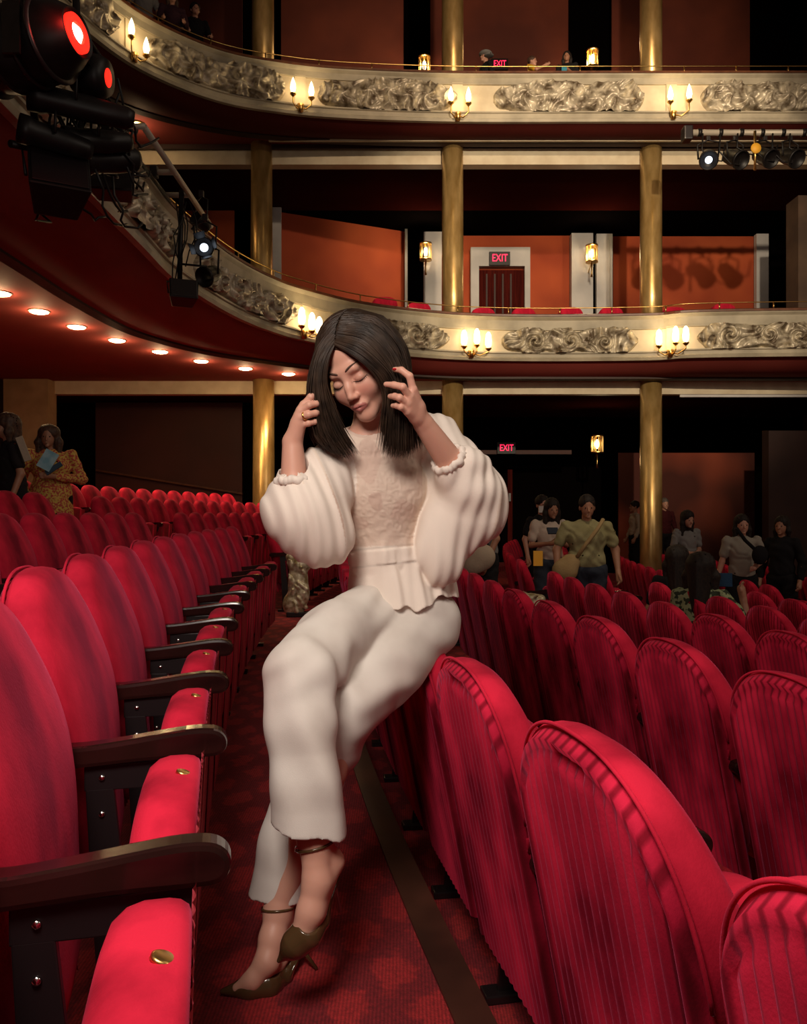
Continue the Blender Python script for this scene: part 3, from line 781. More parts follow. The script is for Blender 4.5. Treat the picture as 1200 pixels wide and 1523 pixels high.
# ------------------------------------------------------------------ candle lights on the balcony fronts
def sconce(P, s, px, base_py, bulbs, kind, label, power, root_group):
    d = s_at_px(P, s, px); p, n = along(P, s, d); tdir = Vector((-n.y, n.x))
    y = p.y+n.y*.12; x = p.x+n.x*.12
    def W(qx, qy, out):          # a point at image offset but at a real distance in front of the panel
        sx = (qx-px)/F*y
        return Vector((x+tdir.x*sx*(1 if tdir.x > 0 else -1)+n.x*out, y+tdir.y*sx*(1 if tdir.x > 0 else -1)+n.y*out, CAMH+(761-qy)/F*y))
    c = W(px, base_py, 0)
    t = thing('candle_light', label, 'wall light', c, root_group)
    obj('brass_cup', MB().lathe([(.0001, c.z-.09), (.045, c.z-.08), (.05, c.z-.01), (.065, c.z+.05), (.03, c.z+.06), (.0001, c.z+.06)], (c.x, c.y, 0), 14), M['brass'], t)
    obj('wall_arm', MB().tube([(c.x, c.y, c.z), (p.x+n.x*.05, p.y+n.y*.05, c.z-.02)], .018, 6), M['brass'], t)
    for bx, by in bulbs:
        b = W(bx, by, .05+.03*abs(bx-px)/16)
        hh = .145 if kind == 3 else .14; rr = .060 if kind == 3 else .052
        lowz = b.z-hh
        obj('arm', MB().tube([c, c.lerp(Vector((b.x, b.y, c.z)), .5)+Vector((0, 0, -.045)), Vector((b.x, b.y, c.z-.02)).lerp(b, .15), (b.x, b.y, lowz-.04)], .013, 6), M['brass'], t)
        obj('drip_cup', MB().lathe([(.018, lowz-.07), (.06, lowz-.03), (.06, lowz-.015), (.02, lowz-.01)], (b.x, b.y, 0), 12), M['brass'], t)
        g = MB()
        prof = [(rr*.55, lowz), (rr*.95, lowz+hh*.3), (rr, lowz+hh*.9), (rr*.8, lowz+hh*1.6), (rr*.4, lowz+hh*1.9), (.0001, lowz+hh*2)]
        if kind == 2: prof = [(rr*.6, lowz), (rr, lowz+hh*.55), (rr*.85, lowz+hh*1.1), (rr*.4, lowz+hh*1.65), (.0001, lowz+hh*2)]
        g.lathe(prof, (b.x, b.y, 0), 12)
        obj('bulb', g, M['bulb'], t)
    light('candle_glow', 'POINT', (c.x+n.x*.25, c.y+n.y*.25, c.z+.35), power, (1.0, .72, .36), .12)
W3 = 7.5
sconce(P1c, s1, 449, 496, [(438, 472), (459, 476), (472, 480)], 3, 'triple candle light nearest the dark-haired woman on the lower balcony', W3, 'triple candle lights')
sconce(P1c, s1, 692, 525, [(679, 503), (699, 500), (716, 505)], 3, 'triple candle light under the middle column on the lower balcony', W3, 'triple candle lights')
sconce(P1c, s1, 997, 524, [(982, 500), (1006, 498), (1021, 500)], 3, 'triple candle light beside the right-hand column on the lower balcony', W3, 'triple candle lights')
sconce(P2c, s2, 193, 84, [(181, 47), (209, 61)], 2, 'double candle light on the curved left end of the upper balcony', W3*.8, 'double candle lights')
sconce(P2c, s2, 441, 159, [(429, 130), (456, 133)], 2, 'double candle light between the left and middle columns on the upper balcony', W3*.8, 'double candle lights')
sconce(P2c, s2, 688, 172, [(677, 142), (703, 143)], 2, 'double candle light below the middle column on the upper balcony', W3*.8, 'double candle lights')
sconce(P2c, s2, 998, 170, [(992, 140), (1019, 139)], 2, 'double candle light below the right-hand column on the upper balcony', W3*.8, 'double candle lights')
# wall lanterns
def lantern(px, py, y, label, power):
    c = at(px, py, y); t = thing('wall_lantern', label, 'wall light', c, 'wall lanterns'); x, z = c.x, c.z
    g = MB()
    for k in range(8):
        a = 2*PI*k/8; g.box(x+.13*math.cos(a)-.012, x+.13*math.cos(a)+.012, y+.13*math.sin(a)-.012, y+.13*math.sin(a)+.012, z-.19, z+.19)
    obj('cage', g, M['brass'], t)
    obj('hoop', MB().lathe([(.125, z+.17), (.145, z+.17), (.145, z+.21), (.125, z+.21), (.125, z+.17)], (x, y, 0), 16), M['brass'], t)
    obj('hoop', MB().lathe([(.125, z-.21), (.145, z-.21), (.145, z-.18), (.125, z-.18), (.125, z-.21)], (x, y, 0), 16), M['brass'], t)
    obj('flame_bulb', MB().ball((x, y, z), .05, 8, .11), M['bulb'], t)
    obj('bracket', MB().tube([(x, y, z-.2), (x, y, z-.45), (x, y+.02, z-.55)], [.02, .014, .03], 8).tube([(x, y, z-.2), (x, y+.35, z-.35)], .012, 6), M['brass'], t)
    light('lantern_glow', 'POINT', (x, y-.22, z), power, (1, .74, .42), .1)
lantern(633, 374, 19.3, 'glass wall lantern on the grey pilaster left of the middle column', 25)
lantern(880, 377, 19.3, 'glass wall lantern on the grey pilaster right of the gallery door', 25)
lantern(631, 97, 19.3, 'wall lantern behind the top balcony left of the middle column', 40)
lantern(881, 87, 19.3, 'wall lantern behind the top balcony left of the right-hand column', 40)
lantern(888, 660, 18.6, 'wall lantern at stalls level above the people leaving', 7)
# downlights
for i, (px, py) in enumerate([(0, 435), (58, 462), (114, 485), (174, 505), (238, 522), (299, 536), (365, 547), (429, 555)]):
    y = 1200*2.60/(761-py); c = at(px, py, y); z = CAMH+2.60
    t = thing('downlight', ('bright ceiling downlight, ' + ['at the far left edge', 'second from the left', 'third from the left', 'fourth from the left', 'fourth from the column', 'third from the column', 'second from the column', 'nearest the dark-haired woman'][i]+', under the lower balcony'), 'ceiling light', (c.x, c.y, z), 'ceiling downlights')
    obj('lens', MB().lathe([(.0001, z-.035), (.07, z-.032), (.115, z-.018), (.12, z+.002)], (c.x, c.y, 0), 16), M['down'], t)
    obj('ring', MB().lathe([(.12, z-.010), (.135, z-.008), (.14, z+.002)], (c.x, c.y, 0), 20), M['cream_grey'], t)
    light('downlight_beam', 'SPOT', (c.x, c.y, z-.05), 60, (1.0, .70, .40), .06, (c.x, c.y, 0), 130, .9)
    light('downlight_glow', 'POINT', (c.x, c.y, z-.12), 9, (1.0, .66, .34), .05)
y = 1200*7.24/(761-184); c = at(204, 184, y); z = c.z
t = thing('downlight', 'single ceiling downlight under the upper balcony near the lighting rig', 'ceiling light', c)
obj('lens', MB().lathe([(.0001, z-.035), (.07, z-.03), (.11, z+.03)], (c.x, c.y, 0), 16), M['down'], t)
obj('ring', MB().lathe([(.11, z-.012), (.14, z-.01), (.14, z+.06)], (c.x, c.y, 0), 20), M['brass'], t)
light('downlight_glow', 'POINT', (c.x, c.y, z-.25), 8, (1.0, .66, .34), .05)
# ------------------------------------------------------------------ lighting rig on the left
def rotm(d):                     # matrix whose z axis points along d
    return Vector(d).normalized().to_track_quat('Z', 'Y').to_matrix().to_4x4()
def spot_lamp(name, label, c, d, L_, r, lens=None, lensr=.8, cat_='stage light', doors=False, group=None, hang=None):
    t = thing(name, label, cat_, c, group); m = Matrix.Translation(c) @ rotm(d)
    # d points to where the lamp shines
    obj('housing', MB().lathe([(.0001, -L_), (r*.55, -L_), (r*.72, -L_*.93), (r*.85, -L_*.6), (r*.85, -L_*.2), (r, -L_*.12), (r, 0), (r*.88, 0), (r*.86, -L_*.1), (.0001, -L_*.1)], (0,0,0), 22, m=m), M['blackmat'], t)
    if lens: obj('lens', MB().lathe([(r*lensr, -L_*.09), (r*lensr*.6, -L_*.05), (.0001, -L_*.03)], (0,0,0), 20, m=m), lens, t)
    side = (Vector(d).normalized().cross(Vector((0, 0, 1)))).normalized()
    mid = Vector(c)-Vector(d).normalized()*L_*.45
    h = hang or .22+r
    yk = MB().tube([mid+side*r*1.0, mid+side*r*1.12+Vector((0, 0, h*.8)), mid+Vector((0, 0, h)), mid-side*r*1.12+Vector((0, 0, h*.8)), mid-side*r*1.0], r*.10, 6)
    obj('yoke', yk, M['blackmat'], t)
    obj('clamp', MB().box(mid.x-.03, mid.x+.03, mid.y-.03, mid.y+.03, mid.z+h-.01, mid.z+h+.07), M['dark_metal'], t, bevel=.006)
    if doors:
        for k in range(4):
            a = PI/2*k+.3; q = [m @ Vector((r*math.cos(a+da), r*math.sin(a+da), zz)) for da, zz in ((-.5, 0), (.5, 0))]
            q2 = [m @ Vector((r*1.4*math.cos(a+da), r*1.4*math.sin(a+da), L_*.35)) for da in (.42, -.42)]
            nn = (q[1]-q[0]).cross(q2[0]-q[1]).normalized()*.004
            obj('barn_door', MB().add([v for v in q+q2]+[v+nn for v in q+q2], [(0,1,2,3),(7,6,5,4),(0,4,5,1),(1,5,6,2),(2,6,7,3),(3,7,4,0)]), M['blackmat'], t)
    return t
# big moving light, near the top left corner
c = at(48, 66, 4.9)
t = thing('moving_head_light', 'large black rounded stage light with a glowing red lens, top left', 'stage light', c, None)
mm = Matrix.Translation(c) @ rotm((.97, -.23, .09))
obj('shell', MB().lathe([(.0001, -.44), (.13, -.43), (.20, -.36), (.235, -.22), (.24, -.02), (.228, -.01), (.228, .01), (.24, .02), (.235, .12), (.19, .24), (.145, .31), (.140, .32), (.135, .29), (.0001, .29)], (0,0,0), 36, m=mm), M['blackmat'], t)
for zz in (-.30, -.16, .0, .14):
    obj('cooling_rib', MB().lathe([(.215, zz-.012), (.25, zz-.008), (.25, zz+.008), (.215, zz+.012)], (0,0,0), 30, m=mm), M['dark_metal'], t)
obj('red_ring', MB().lathe([(.112, .295), (.112, .318), (.062, .322), (.060, .30)], (0,0,0), 30, m=mm), M['red_lens'], t)
obj('lens', MB().lathe([(.060, .30), (.035, .325), (.0001, .33)], (0,0,0), 24, m=mm), M['white_lens'], t)
obj('yoke', MB().box(-.05, .05, -.27, -.25, -.2, .1, m=Matrix.Translation(c)).box(-.05, .05, -.27, .27, .25, .30, m=Matrix.Translation(c)), M['blackmat'], t)
light('red_glow', 'POINT', c+Vector((.30, -.26, .02)), 2.0, (1, .03, .02), .05)
# second, smaller moving light
c = at(143, 114, 5.3)
t = thing('moving_head_light', 'smaller black stage light with a dim red lens seen edge-on', 'stage light', c)
mm = Matrix.Translation(c) @ rotm((.99, -.04, -.1))
obj('shell', MB().lathe([(.0001, -.16), (.10, -.15), (.135, -.06), (.135, .03), (.11, .08), (.0001, .08)], (0,0,0), 24, m=mm), M['blackmat'], t)
obj('lens', MB().lathe([(.058, .081), (.035, .090), (.0001, .094)], (0,0,0), 20, m=mm), M['red_lens'], t)
obj('yoke', MB().tube([c+Vector((0,-.15,0)), c+Vector((0,-.15,.17)), c+Vector((-.05,0,.24)), c+Vector((0,.15,.17)), c+Vector((0,.15,0))], .018, 6), M['blackmat'], t)
spot_lamp('profile_spotlight', 'long black profile spotlight pointing left below the big red-lensed light', at(42, 140, 5.1), (-1, -.35, .1), .64, .095, None, hang=.2, group='profile spotlights')
spot_lamp('profile_spotlight', 'black profile spotlight hanging lower left, above the black loudspeaker', at(27, 189, 5.1), (-.9, -.6, .1), .45, .09, None, hang=.2, group='profile spotlights')
spot_lamp('profile_spotlight', 'black profile spotlight with its ribbed back end toward the balcony', at(95, 208, 5.3), (-.7, -.5, -.2), .45, .09, None, hang=.2, group='profile spotlights')
spot_lamp('profile_spotlight', 'black spotlight behind the loudspeaker near the scroll relief', at(118, 236, 5.5), (-.8, -.6, -.25), .42, .11, None, hang=.2, group='profile spotlights')
def wedge(name, label, c, w_, d_, h_, tilt, rot, cat_='loudspeaker'):
    t = thing(name, label, cat_, c); m = Matrix.Translation(c) @ Matrix.Rotation(rot, 4, 'Z') @ Matrix.Rotation(tilt, 4, 'X')
    mb = MB(); v = [(-w_/2,-d_/2,-h_/2),(w_/2,-d_/2,-h_/2),(w_*.36,d_/2,-h_*.4),(-w_*.36,d_/2,-h_*.4),(-w_/2,-d_/2,h_/2),(w_/2,-d_/2,h_/2),(w_*.36,d_/2,h_*.4),(-w_*.36,d_/2,h_*.4)]
    mb.add([m @ Vector(p) for p in v], [(0,3,2,1),(4,5,6,7),(0,1,5,4),(1,2,6,5),(2,3,7,6),(3,0,4,7)])
    obj('cabinet', mb, M['blackmat'], t, bevel=.012)
    g = MB().box(-w_*.45, w_*.45, -d_/2-.012, -d_/2, -h_*.45, h_*.45, m=m); obj('grille', g, M['dark_metal'], t, bevel=.004)
    obj('bracket', MB().tube([m @ Vector((-w_*.5, 0, 0)), m @ Vector((-w_*.55, 0, h_*.62)), m @ Vector((w_*.55, 0, h_*.62)), m @ Vector((w_*.5, 0, 0))], .012, 6), M['blackmat'], t)
    return t
wedge('loudspeaker', 'large black loudspeaker tilted downward at the low end of the rig', at(85, 268, 5.4), .38, .32, .44, -.45, .5)
wedge('loudspeaker', 'small black loudspeaker hanging below the vertical pipe', at(272, 437, 9.3), .32, .26, .24, -.3, .35)
wedge('control_box', 'flat black control box beside the scroll relief', at(168, 278, 6.4), .36, .25, .16, -.1, .2, 'equipment box')
obj('hanger', MB().tube([at(168, 278, 6.4)+Vector((0, 0, .08)), at(168, 278, 6.4)+Vector((-.05, -.15, .32)), at(150, 215, 6.0)], .012, 6), M['blackmat'], bpy.data.objects['control_box'])
# outboard pipe frame
def bar(a, b, r=.028): return MB().tube([a, b], r, 10)
t = thing('pipe_frame', 'grey pipe frame standing off the curved balcony front', 'pipe frame', (-2.5, 7.7, CAMH+3.68))
z = CAMH+3.68
obj('long_pipe', bar((-2.48, 7.7, z), (-2.48, 10.4, z), .032), M['greypipe'], t)
for yy in (7.7, 8.74, 9.37, 10.36): obj('strut', bar((-2.78, yy, z), (-2.46, yy, z), .03), M['greypipe'], t)
obj('inner_pipe', bar((-2.72, 5.0, z-.06), (-2.72, 9.4, z-.06), .022), M['blackmat'], t)
for yy in (7.7, 8.74, 10.36): obj('pipe_clamp', MB().box(-2.74, -2.66, yy-.04, yy+.04, z-.06, z+.06), M['dark_metal'], t, bevel=.01)
c = at(270, 290, 9.1)
t = thing('drop_pipe', 'black vertical drop pipe hanging from the pipe frame with cables', 'pipe', c)
obj('pipe', bar(at(270, 283, 9.3), at(267, 428, 9.3), .03), M['blackmat'], t)
rg = random.Random(5)
for k in range(5):
    a = at(262+5*k, 300, 9.25); b = at(256+5*k, 420-6*k, 9.25); m_ = a.lerp(b, .5)+Vector((rg.uniform(-.12, .12), rg.uniform(-.1, .05), 0))
    obj('cable', MB().tube([a, a.lerp(m_, .6)+Vector((.03, 0, 0)), m_, m_.lerp(b, .5)-Vector((.02, 0, 0)), b], .008, 5), M['blackmat'], t)
obj('cross_arm', bar(at(268, 392, 9.3), at(308, 396, 9.3), .012), M['blackmat'], t)
spot_lamp('par_lamp', 'round black lamp with a pale lit lens on the drop pipe', at(303, 367, 9.2), (.1, -1, -.1), .28, .115, M['blue_lens'], .42, group=None, doors=True)
spot_lamp('par_lamp', 'unlit black lamp low on the drop pipe beside the relief', at(303, 412, 9.3), (-.4, -.9, -.5), .26, .12, None)
spot_lamp('par_lamp', 'small black lamp on top of the pipe frame', at(291, 322, 10.0), (-.4, -.6, .3), .22, .10, None)
# loose cables of the left rig
rigf = thing('rig_frame', 'black metal frame with looping cables carrying the stage lights at the left edge', 'pipe frame', at(60, 150, 5.4))
for k in range(40):
    x0, y0 = rg.uniform(50, 190), rg.uniform(120, 270); x1, y1 = x0+rg.uniform(10, 60), y0+rg.uniform(40, 90)
    a = at(x0, y0, 5.55); b = at(x1, y1, 5.9); pts = [a.lerp(b, q/6)+Vector((rg.uniform(-.05, .05), rg.uniform(-.05, .05), -.16*math.sin(PI*q/6))) for q in range(7)]
    obj('cable', MB().tube(pts, .009, 6), M['blackmat'], rigf)
t = rigf
obj('upright', bar(at(112, -40, 5.45), at(122, 300, 5.75), .025), M['blackmat'], t)
obj('upright', bar(at(20, -40, 5.2), at(60, 232, 5.5), .025), M['blackmat'], t)
obj('cross_bar', bar(at(-8, 100, 5.25), at(175, 172, 5.9), .025), M['blackmat'], t)
obj('cross_bar', bar(at(15, 213, 5.3), at(190, 250, 6.2), .025), M['blackmat'], t)
# ------------------------------------------------------------------ lighting bar on the right
yb = 13.4; zb = at(0, 197, yb).z
lbar = t = thing('lighting_bar', 'pale horizontal lighting bar with drooping black cables below the upper balcony at the right', 'pipe', at(1022, 197, yb))
obj('pipe', bar((at(1022, 0, yb).x, yb, zb), (9.0, yb, zb), .05), M['greypipe'], t)
obj('end_clamp', MB().box(at(1015, 0, yb).x, at(1028, 0, yb).x, yb-.1, yb+.1, zb-.14, zb+.09), M['dark_metal'], t, bevel=.02)
for k in range(6): obj('hook', MB().lathe([(.05, -.03), (.066, -.03), (.066, .03), (.05, .03)], (0,0,0), 10, m=Matrix.Translation((at(1040+31*k, 0, yb).x, yb, zb)) @ Matrix.Rotation(PI/2, 4, 'Y')), M['blackmat'], t)
for px, py, ln, lab in ((1054, 238, M['blue_lens'], 'black stage lamp with a pale lens at the left end of the bar'), (1103, 238, None, 'unlit black stage lamp second along the right-hand bar'), (1148, 236, None, 'black stage lamp third along the bar beside the yellow tag'), (1186, 236, None, 'black stage lamp at the right edge of the picture')):
    cc = at(px, py, yb-.1)
    spot_lamp('par_lamp', lab, cc, (-.25 if px < 1080 else .3, -.8, -.55), .40, .155, ln, .38, hang=zb-cc.z-.2)
c = at(1124, 220, yb-.1)
t = thing('yellow_tag', 'yellow tag hanging from the lighting bar on a chain', 'tag', c)
obj('disc', MB().lathe([(.0001, -.01), (.085, -.01), (.085, .01), (.0001, .01)], (0,0,0), 14, m=Matrix.Translation(c) @ Matrix.Rotation(PI/2, 4, 'X')), M['tape'], t)
obj('chain', MB().tube([c+Vector((0, .03, -.35)), c+Vector((0, .03, .3))], .022, 5), M['brass'], t)
for k in range(6):
    a = at(1045+26*k, 198, yb-.06); b = at(1060+26*k, 205+rg.uniform(20, 40), yb-.06)
    obj('cable', MB().tube([a, a.lerp(b, .4)+Vector((-.08, 0, -.1)), b, b+Vector((.15, 0, -.02)), b+Vector((.2, 0, .25))], .014, 5), M['blackmat'], lbar)
# ------------------------------------------------------------------ red chair backs peeping over the lower balcony rail
for px, py, yy, wh in ((572, 442, 15.9, 'the one furthest left, before the orange wall'), (622, 450, 16.2, 'before the grey pilaster left of the middle column'), (718, 458, 16.6, 'left of the gallery door'), (778, 458, 16.6, 'right of the gallery door'), (848, 457, 16.6, 'at the black strip beside the lantern'), (908, 457, 16.6, 'left of the right-hand column'), (1002, 457, 16.4, 'just right of the right-hand column'), (1075, 452, 16.2, 'before the orange wall furthest right')):
    c = at(px, py, yy); mb = MB(); O = outline(12, -.45, .0, .24, .26, -.25, 3)
    mb.prism([(x, z) for x, z in O], -.05, .06, 'xz', True); mb.v = [(x+c.x, y_+c.y, z+c.z) for x, y_, z in mb.v]
    t = thing('gallery_chair', 'red gallery chair above the balcony rail, '+wh, 'chair', (c.x, c.y, c.z-.9), 'gallery chairs')
    obj('back', mb, M['velvet'], t); obj('base', MB().box(c.x-.2, c.x+.2, c.y-.25, c.y+.05, CAMH+2.9, c.z-.44), M['dark_metal'], t)
# ------------------------------------------------------------------ carved row-end standards beyond the cross aisle
def row_end(x, y, zf_, label):
    t = thing('row_end_standard', label, 'row end', (x, y, zf_), 'carved row ends'); s = Sdf()
    s.ell((0, 0, .30), (.055, .10, .30), .03); s.ell((0, -.02, .52), (.06, .12, .09), .03); s.ell((0, .07, .58), (.04, .05, .05), .02)
    s.ell((0, -.10, .55), (.04, .05, .05), .02); s.ell((0, .06, .12), (.06, .09, .12), .03); s.ell((0, -.05, .22), (.07, .06, .1), .03)
    r = random.Random(3)
    for k in range(14):
        q = k/14; s.cap((r.uniform(-.06, .0), -.09+.18*r.random(), .06+.5*q), (-.05-r.random()*.02, -.09+.18*r.random(), .06+.5*q+.07), .022, .012, .012)
    def rot(P): return P
    v, f = poly_surface(s, (-.13, -.2, -.02), (.13, .2, .68), .008, (8, 2))
    v = v[:, [1, 0, 2]]; v[:, 0] *= -1
    me = np_mesh('carved_panel', v+np.array([x, y, zf_]), f); obj('carved_panel', me, M['plaster_light'], t, fixn=True)
    obj('plinth', MB().box(x-.11, x+.11, y-.05, y+.06, zf_, zf_+.05), M['dark_metal'], t, bevel=.008)
M['plaster_light'] = mat('carved_plaster', (0.30,0.22,0.10), (0.85,0.76,0.55), rough=.35, metal=.3, scale=22, detail=4)
row_end(arc(30.05, 7.95), 7.85, 0.0, 'gilded carved row end standing on the carpet behind the seated woman')
for k, lab in ((3, 'carved white row end between red chair backs left of the green-shirted woman'), (4, 'carved white row end just right of the green-shirted woman')):
    row_end(arc(RROW[k][0]-.05, 7.9), 7.8, RROW[k][1], lab)
light('aisle_fill', 'SPOT', (1.7, 6.2, 3.3), 60, (1, .82, .58), .1, (1.9, 7.8, .2), 62, .8)  # added fill spot, brightens the right-hand row ends and people nearby
light('aisle_fill', 'SPOT', (-.9, 7.3, 2.6), 45, (1, .8, .5), .1, (-1.1, 7.9, .3), 40, .7)  # added fill spot on the gilded row end
# ------------------------------------------------------------------ the seated woman
T_ = tuple
def Q(px, py, y): return T_(at(px, py, y))
M['skin'] = tint_mat('skin', .45, .12, .35)
M['hair'] = mat('dark_hair', (0.014,0.008,0.005), (0.045,0.026,0.016), rough=.42, scale=30, spec=.28)
M['blouse'] = tint_mat('blouse_fabric', .85, 0, .15, .12, 500)
M['denim'] = mat('white_denim', (0.66,0.61,0.56), (0.74,0.70,0.65), rough=.9, scale=9, bump=.08, bscale=500, spec=.15)
M['shoe'] = mat('olive_patent', (0.085,0.048,0.02), rough=.16, coat=.8)
M['nail'] = mat('red_nail', (0.5,0.01,0.02), rough=.15)
woman = thing('person', 'dark-haired woman in white blouse and white trousers seated on a red chair back', 'person', (0.05, 2.15, .70))
fwd = Vector((-.30, -.80, -.50)).normalized(); up0 = Vector((-.27, 0, .93)); up = (up0-fwd*up0.dot(fwd)).normalized(); rgt = up.cross(fwd)
HR = np.array([T_(rgt), T_(-fwd), T_(up)], dtype=np.float32).T        # columns: head x, y(back), z
HO = at(515, 567, 1.95)-fwd*.088
HO_ = A(*HO)
def hl(x, y, z): return T_(HO+rgt*x-fwd*y+up*z)
def head_sdf(s, hl, R, k=1.0):
    s.ell(hl(0, .008, .038), (.072, .090, .085), .02*k, R)
    s.ell(hl(0, -.030, -.030), (.060, .058, .078), .02*k, R)
    for q in (-1, 1):
        s.cap(hl(q*.050, .0, -.055), hl(0, -.066, -.094), .015, .012, .025*k)
        s.ell(hl(q*.034, -.062, -.032), (.024, .022, .024), .022*k, R)
        s.ell(hl(q*.072, .012, -.015), (.008, .018, .030), .008*k, R)
    s.ell(hl(0, -.070, -.098), (.021, .016, .014), .025*k, R)
    s.cap(hl(-.030, -.078, .022), hl(.030, -.078, .022), .012, .012, .016*k)
    s.ell(hl(0, -.084, -.066), (.024, .012, .014), .014*k, R)
    for q in (-1, 1): s.ell(hl(q*.031, -.098, -.001), (.019, .014, .0125), .014*k, R, sub=True)
    for q in (-1, 1): s.ell(hl(q*.031, -.0735, -.003), (.0150, .0135, .0115), .004*k, R)
    s.chain([hl(0, -.083, .006), hl(0, -.093, -.016), hl(0, -.1035, -.036)], [.0085, .0082, .0088], .012*k)
    for q in (-1, 1): s.ell(hl(q*.0110, -.0955, -.0405), (.0058, .009, .0058), .008*k, R)
    s.chain([hl(-.022, -.085, -.0675), hl(-.007, -.0945, -.0645), hl(0, -.0950, -.0655), hl(.007, -.0945, -.0645), hl(.022, -.085, -.0675)], [.0015, .0036, .0036, .0036, .0015], .004*k)
    s.chain([hl(-.018, -.086, -.0710), hl(0, -.0930, -.0745), hl(.018, -.086, -.0710)], [.002, .0052, .002], .004*k)
    s.cap(hl(-.021, -.0965, -.0690), hl(.021, -.0965, -.0690), .0010, .0012, .003*k, sub=True)
body = Sdf()
neck0, neck1 = Q(552, 655, 2.10), hl(0, .022, -.06)
body.cap(neck0, neck1, .050, .044, .02)
head_sdf(body, hl, HR)
# torso under the blouse
Rsh, Lsh = Q(502, 680, 2.07), Q(640, 665, 2.20)
body.cap(Q(515, 672, 2.07), Q(630, 660, 2.18), .045, .045, .03)
body.cap(Q(552, 660, 2.10), Q(566, 740, 2.13), .05, .09, .04)
body.cap(Q(566, 740, 2.13), Q(585, 880, 2.17), .085, .085, .04)
# arms
Relb, Rwr = Q(440, 768, 1.945), Q(435, 657, 1.95)
Lelb, Lwr = Q(702, 732, 2.09), Q(630, 630, 1.955)
body.chain([Rsh, Relb], [.042, .034], .03); body.chain([Relb, T_(Vector(Relb).lerp(Vector(Rwr), .35)), Rwr], [.034, .035, .0245], .02)
body.chain([Lsh, Lelb], [.044, .035], .03); body.chain([Lelb, T_(Vector(Lelb).lerp(Vector(Lwr), .35)), Lwr], [.035, .037, .0255], .02)
def hand(s, wr, mcp, fingers, thumb, r=.0085):
    w = Vector(wr); c = [Vector(p) for p in mcp]
    for p in c: s.cap(wr, T_(p), .0175, .0115, .010)
    s.cap(T_(w.lerp(c[0], .5)), T_(w.lerp(c[3], .5)), .015, .013, .012)
    for i, (p, f) in enumerate(zip(c, fingers)):
        rr = [r*1.12, r*1.02, r*.93, r*.72] if i < 3 else [r*.98, r*.88, r*.8, r*.65]
        s.chain([T_(p)]+list(f), rr[:len(f)+1], .003)
    s.chain([T_(w.lerp(c[0], .25))]+list(thumb), [.0155, .0125, .0105, .0085][:len(thumb)+1], .006)
# her left hand (image right)
mL = [Q(614, 579, 1.895), Q(609, 590, 1.888), Q(606, 600, 1.890), Q(606, 611, 1.898)]
fL = [[Q(609, 559, 1.885), Q(597, 550, 1.890), Q(587, 549, 1.900)], [Q(599, 575, 1.868), Q(586, 572, 1.878), Q(574, 571, 1.892)], [Q(594, 591, 1.872), Q(587, 589, 1.885), Q(580, 589, 1.900)], [Q(596, 605, 1.880), Q(590, 603, 1.892), Q(584, 603, 1.905)]]
hand(body, Lwr, mL, fL, [Q(606, 606, 1.945), Q(592, 596, 1.945), Q(583, 588, 1.94)])
# her right hand (image left)
mR = [Q(452, 602, 1.93), Q(447, 611, 1.925), Q(445, 621, 1.928), Q(446, 632, 1.935)]
fR = [[Q(462, 590, 1.925), Q(470, 588, 1.935), Q(478, 589, 1.95)], [Q(460, 602, 1.915), Q(470, 600, 1.925), Q(479, 601, 1.945)], [Q(459, 616, 1.915), Q(469, 614, 1.925), Q(479, 613, 1.945)], [Q(459, 629, 1.925), Q(468, 627, 1.932), Q(477, 624, 1.945)]]
hand(body, Rwr, mR, fR, [Q(446, 622, 1.965), Q(458, 612, 1.975), Q(467, 604, 1.98)])
# legs
Rhip, Rkne, Rank = Q(555, 915, 2.12), Q(446, 1002, 1.72), Q(467, 1248, 1.64)
Lhip, Lkne, Lank = Q(625, 925, 2.20), Q(508, 1058, 1.84), Q(414, 1352, 1.775)
body.chain([Rhip, Rkne, T_(Vector(Rkne).lerp(Vector(Rank), .3)), Rank], [.078, .050, .048, .030], .03)
body.chain([Lhip, Lkne, T_(Vector(Lkne).lerp(Vector(Lank), .3)), Lank], [.078, .050, .048, .029], .03)
# right foot (crossed in front, toe down)
body.chain([Rank, Q(494, 1281, 1.66)], [.029, .021], .015)
body.chain([Rank, Q(472, 1310, 1.625), Q(462, 1355, 1.61), Q(445, 1398, 1.60), Q(428, 1414, 1.60)], [.029, .0285, .0265, .021, .011], .015)
body.chain([Q(494, 1281, 1.66), Q(470, 1352, 1.63)], [.021, .019], .02)
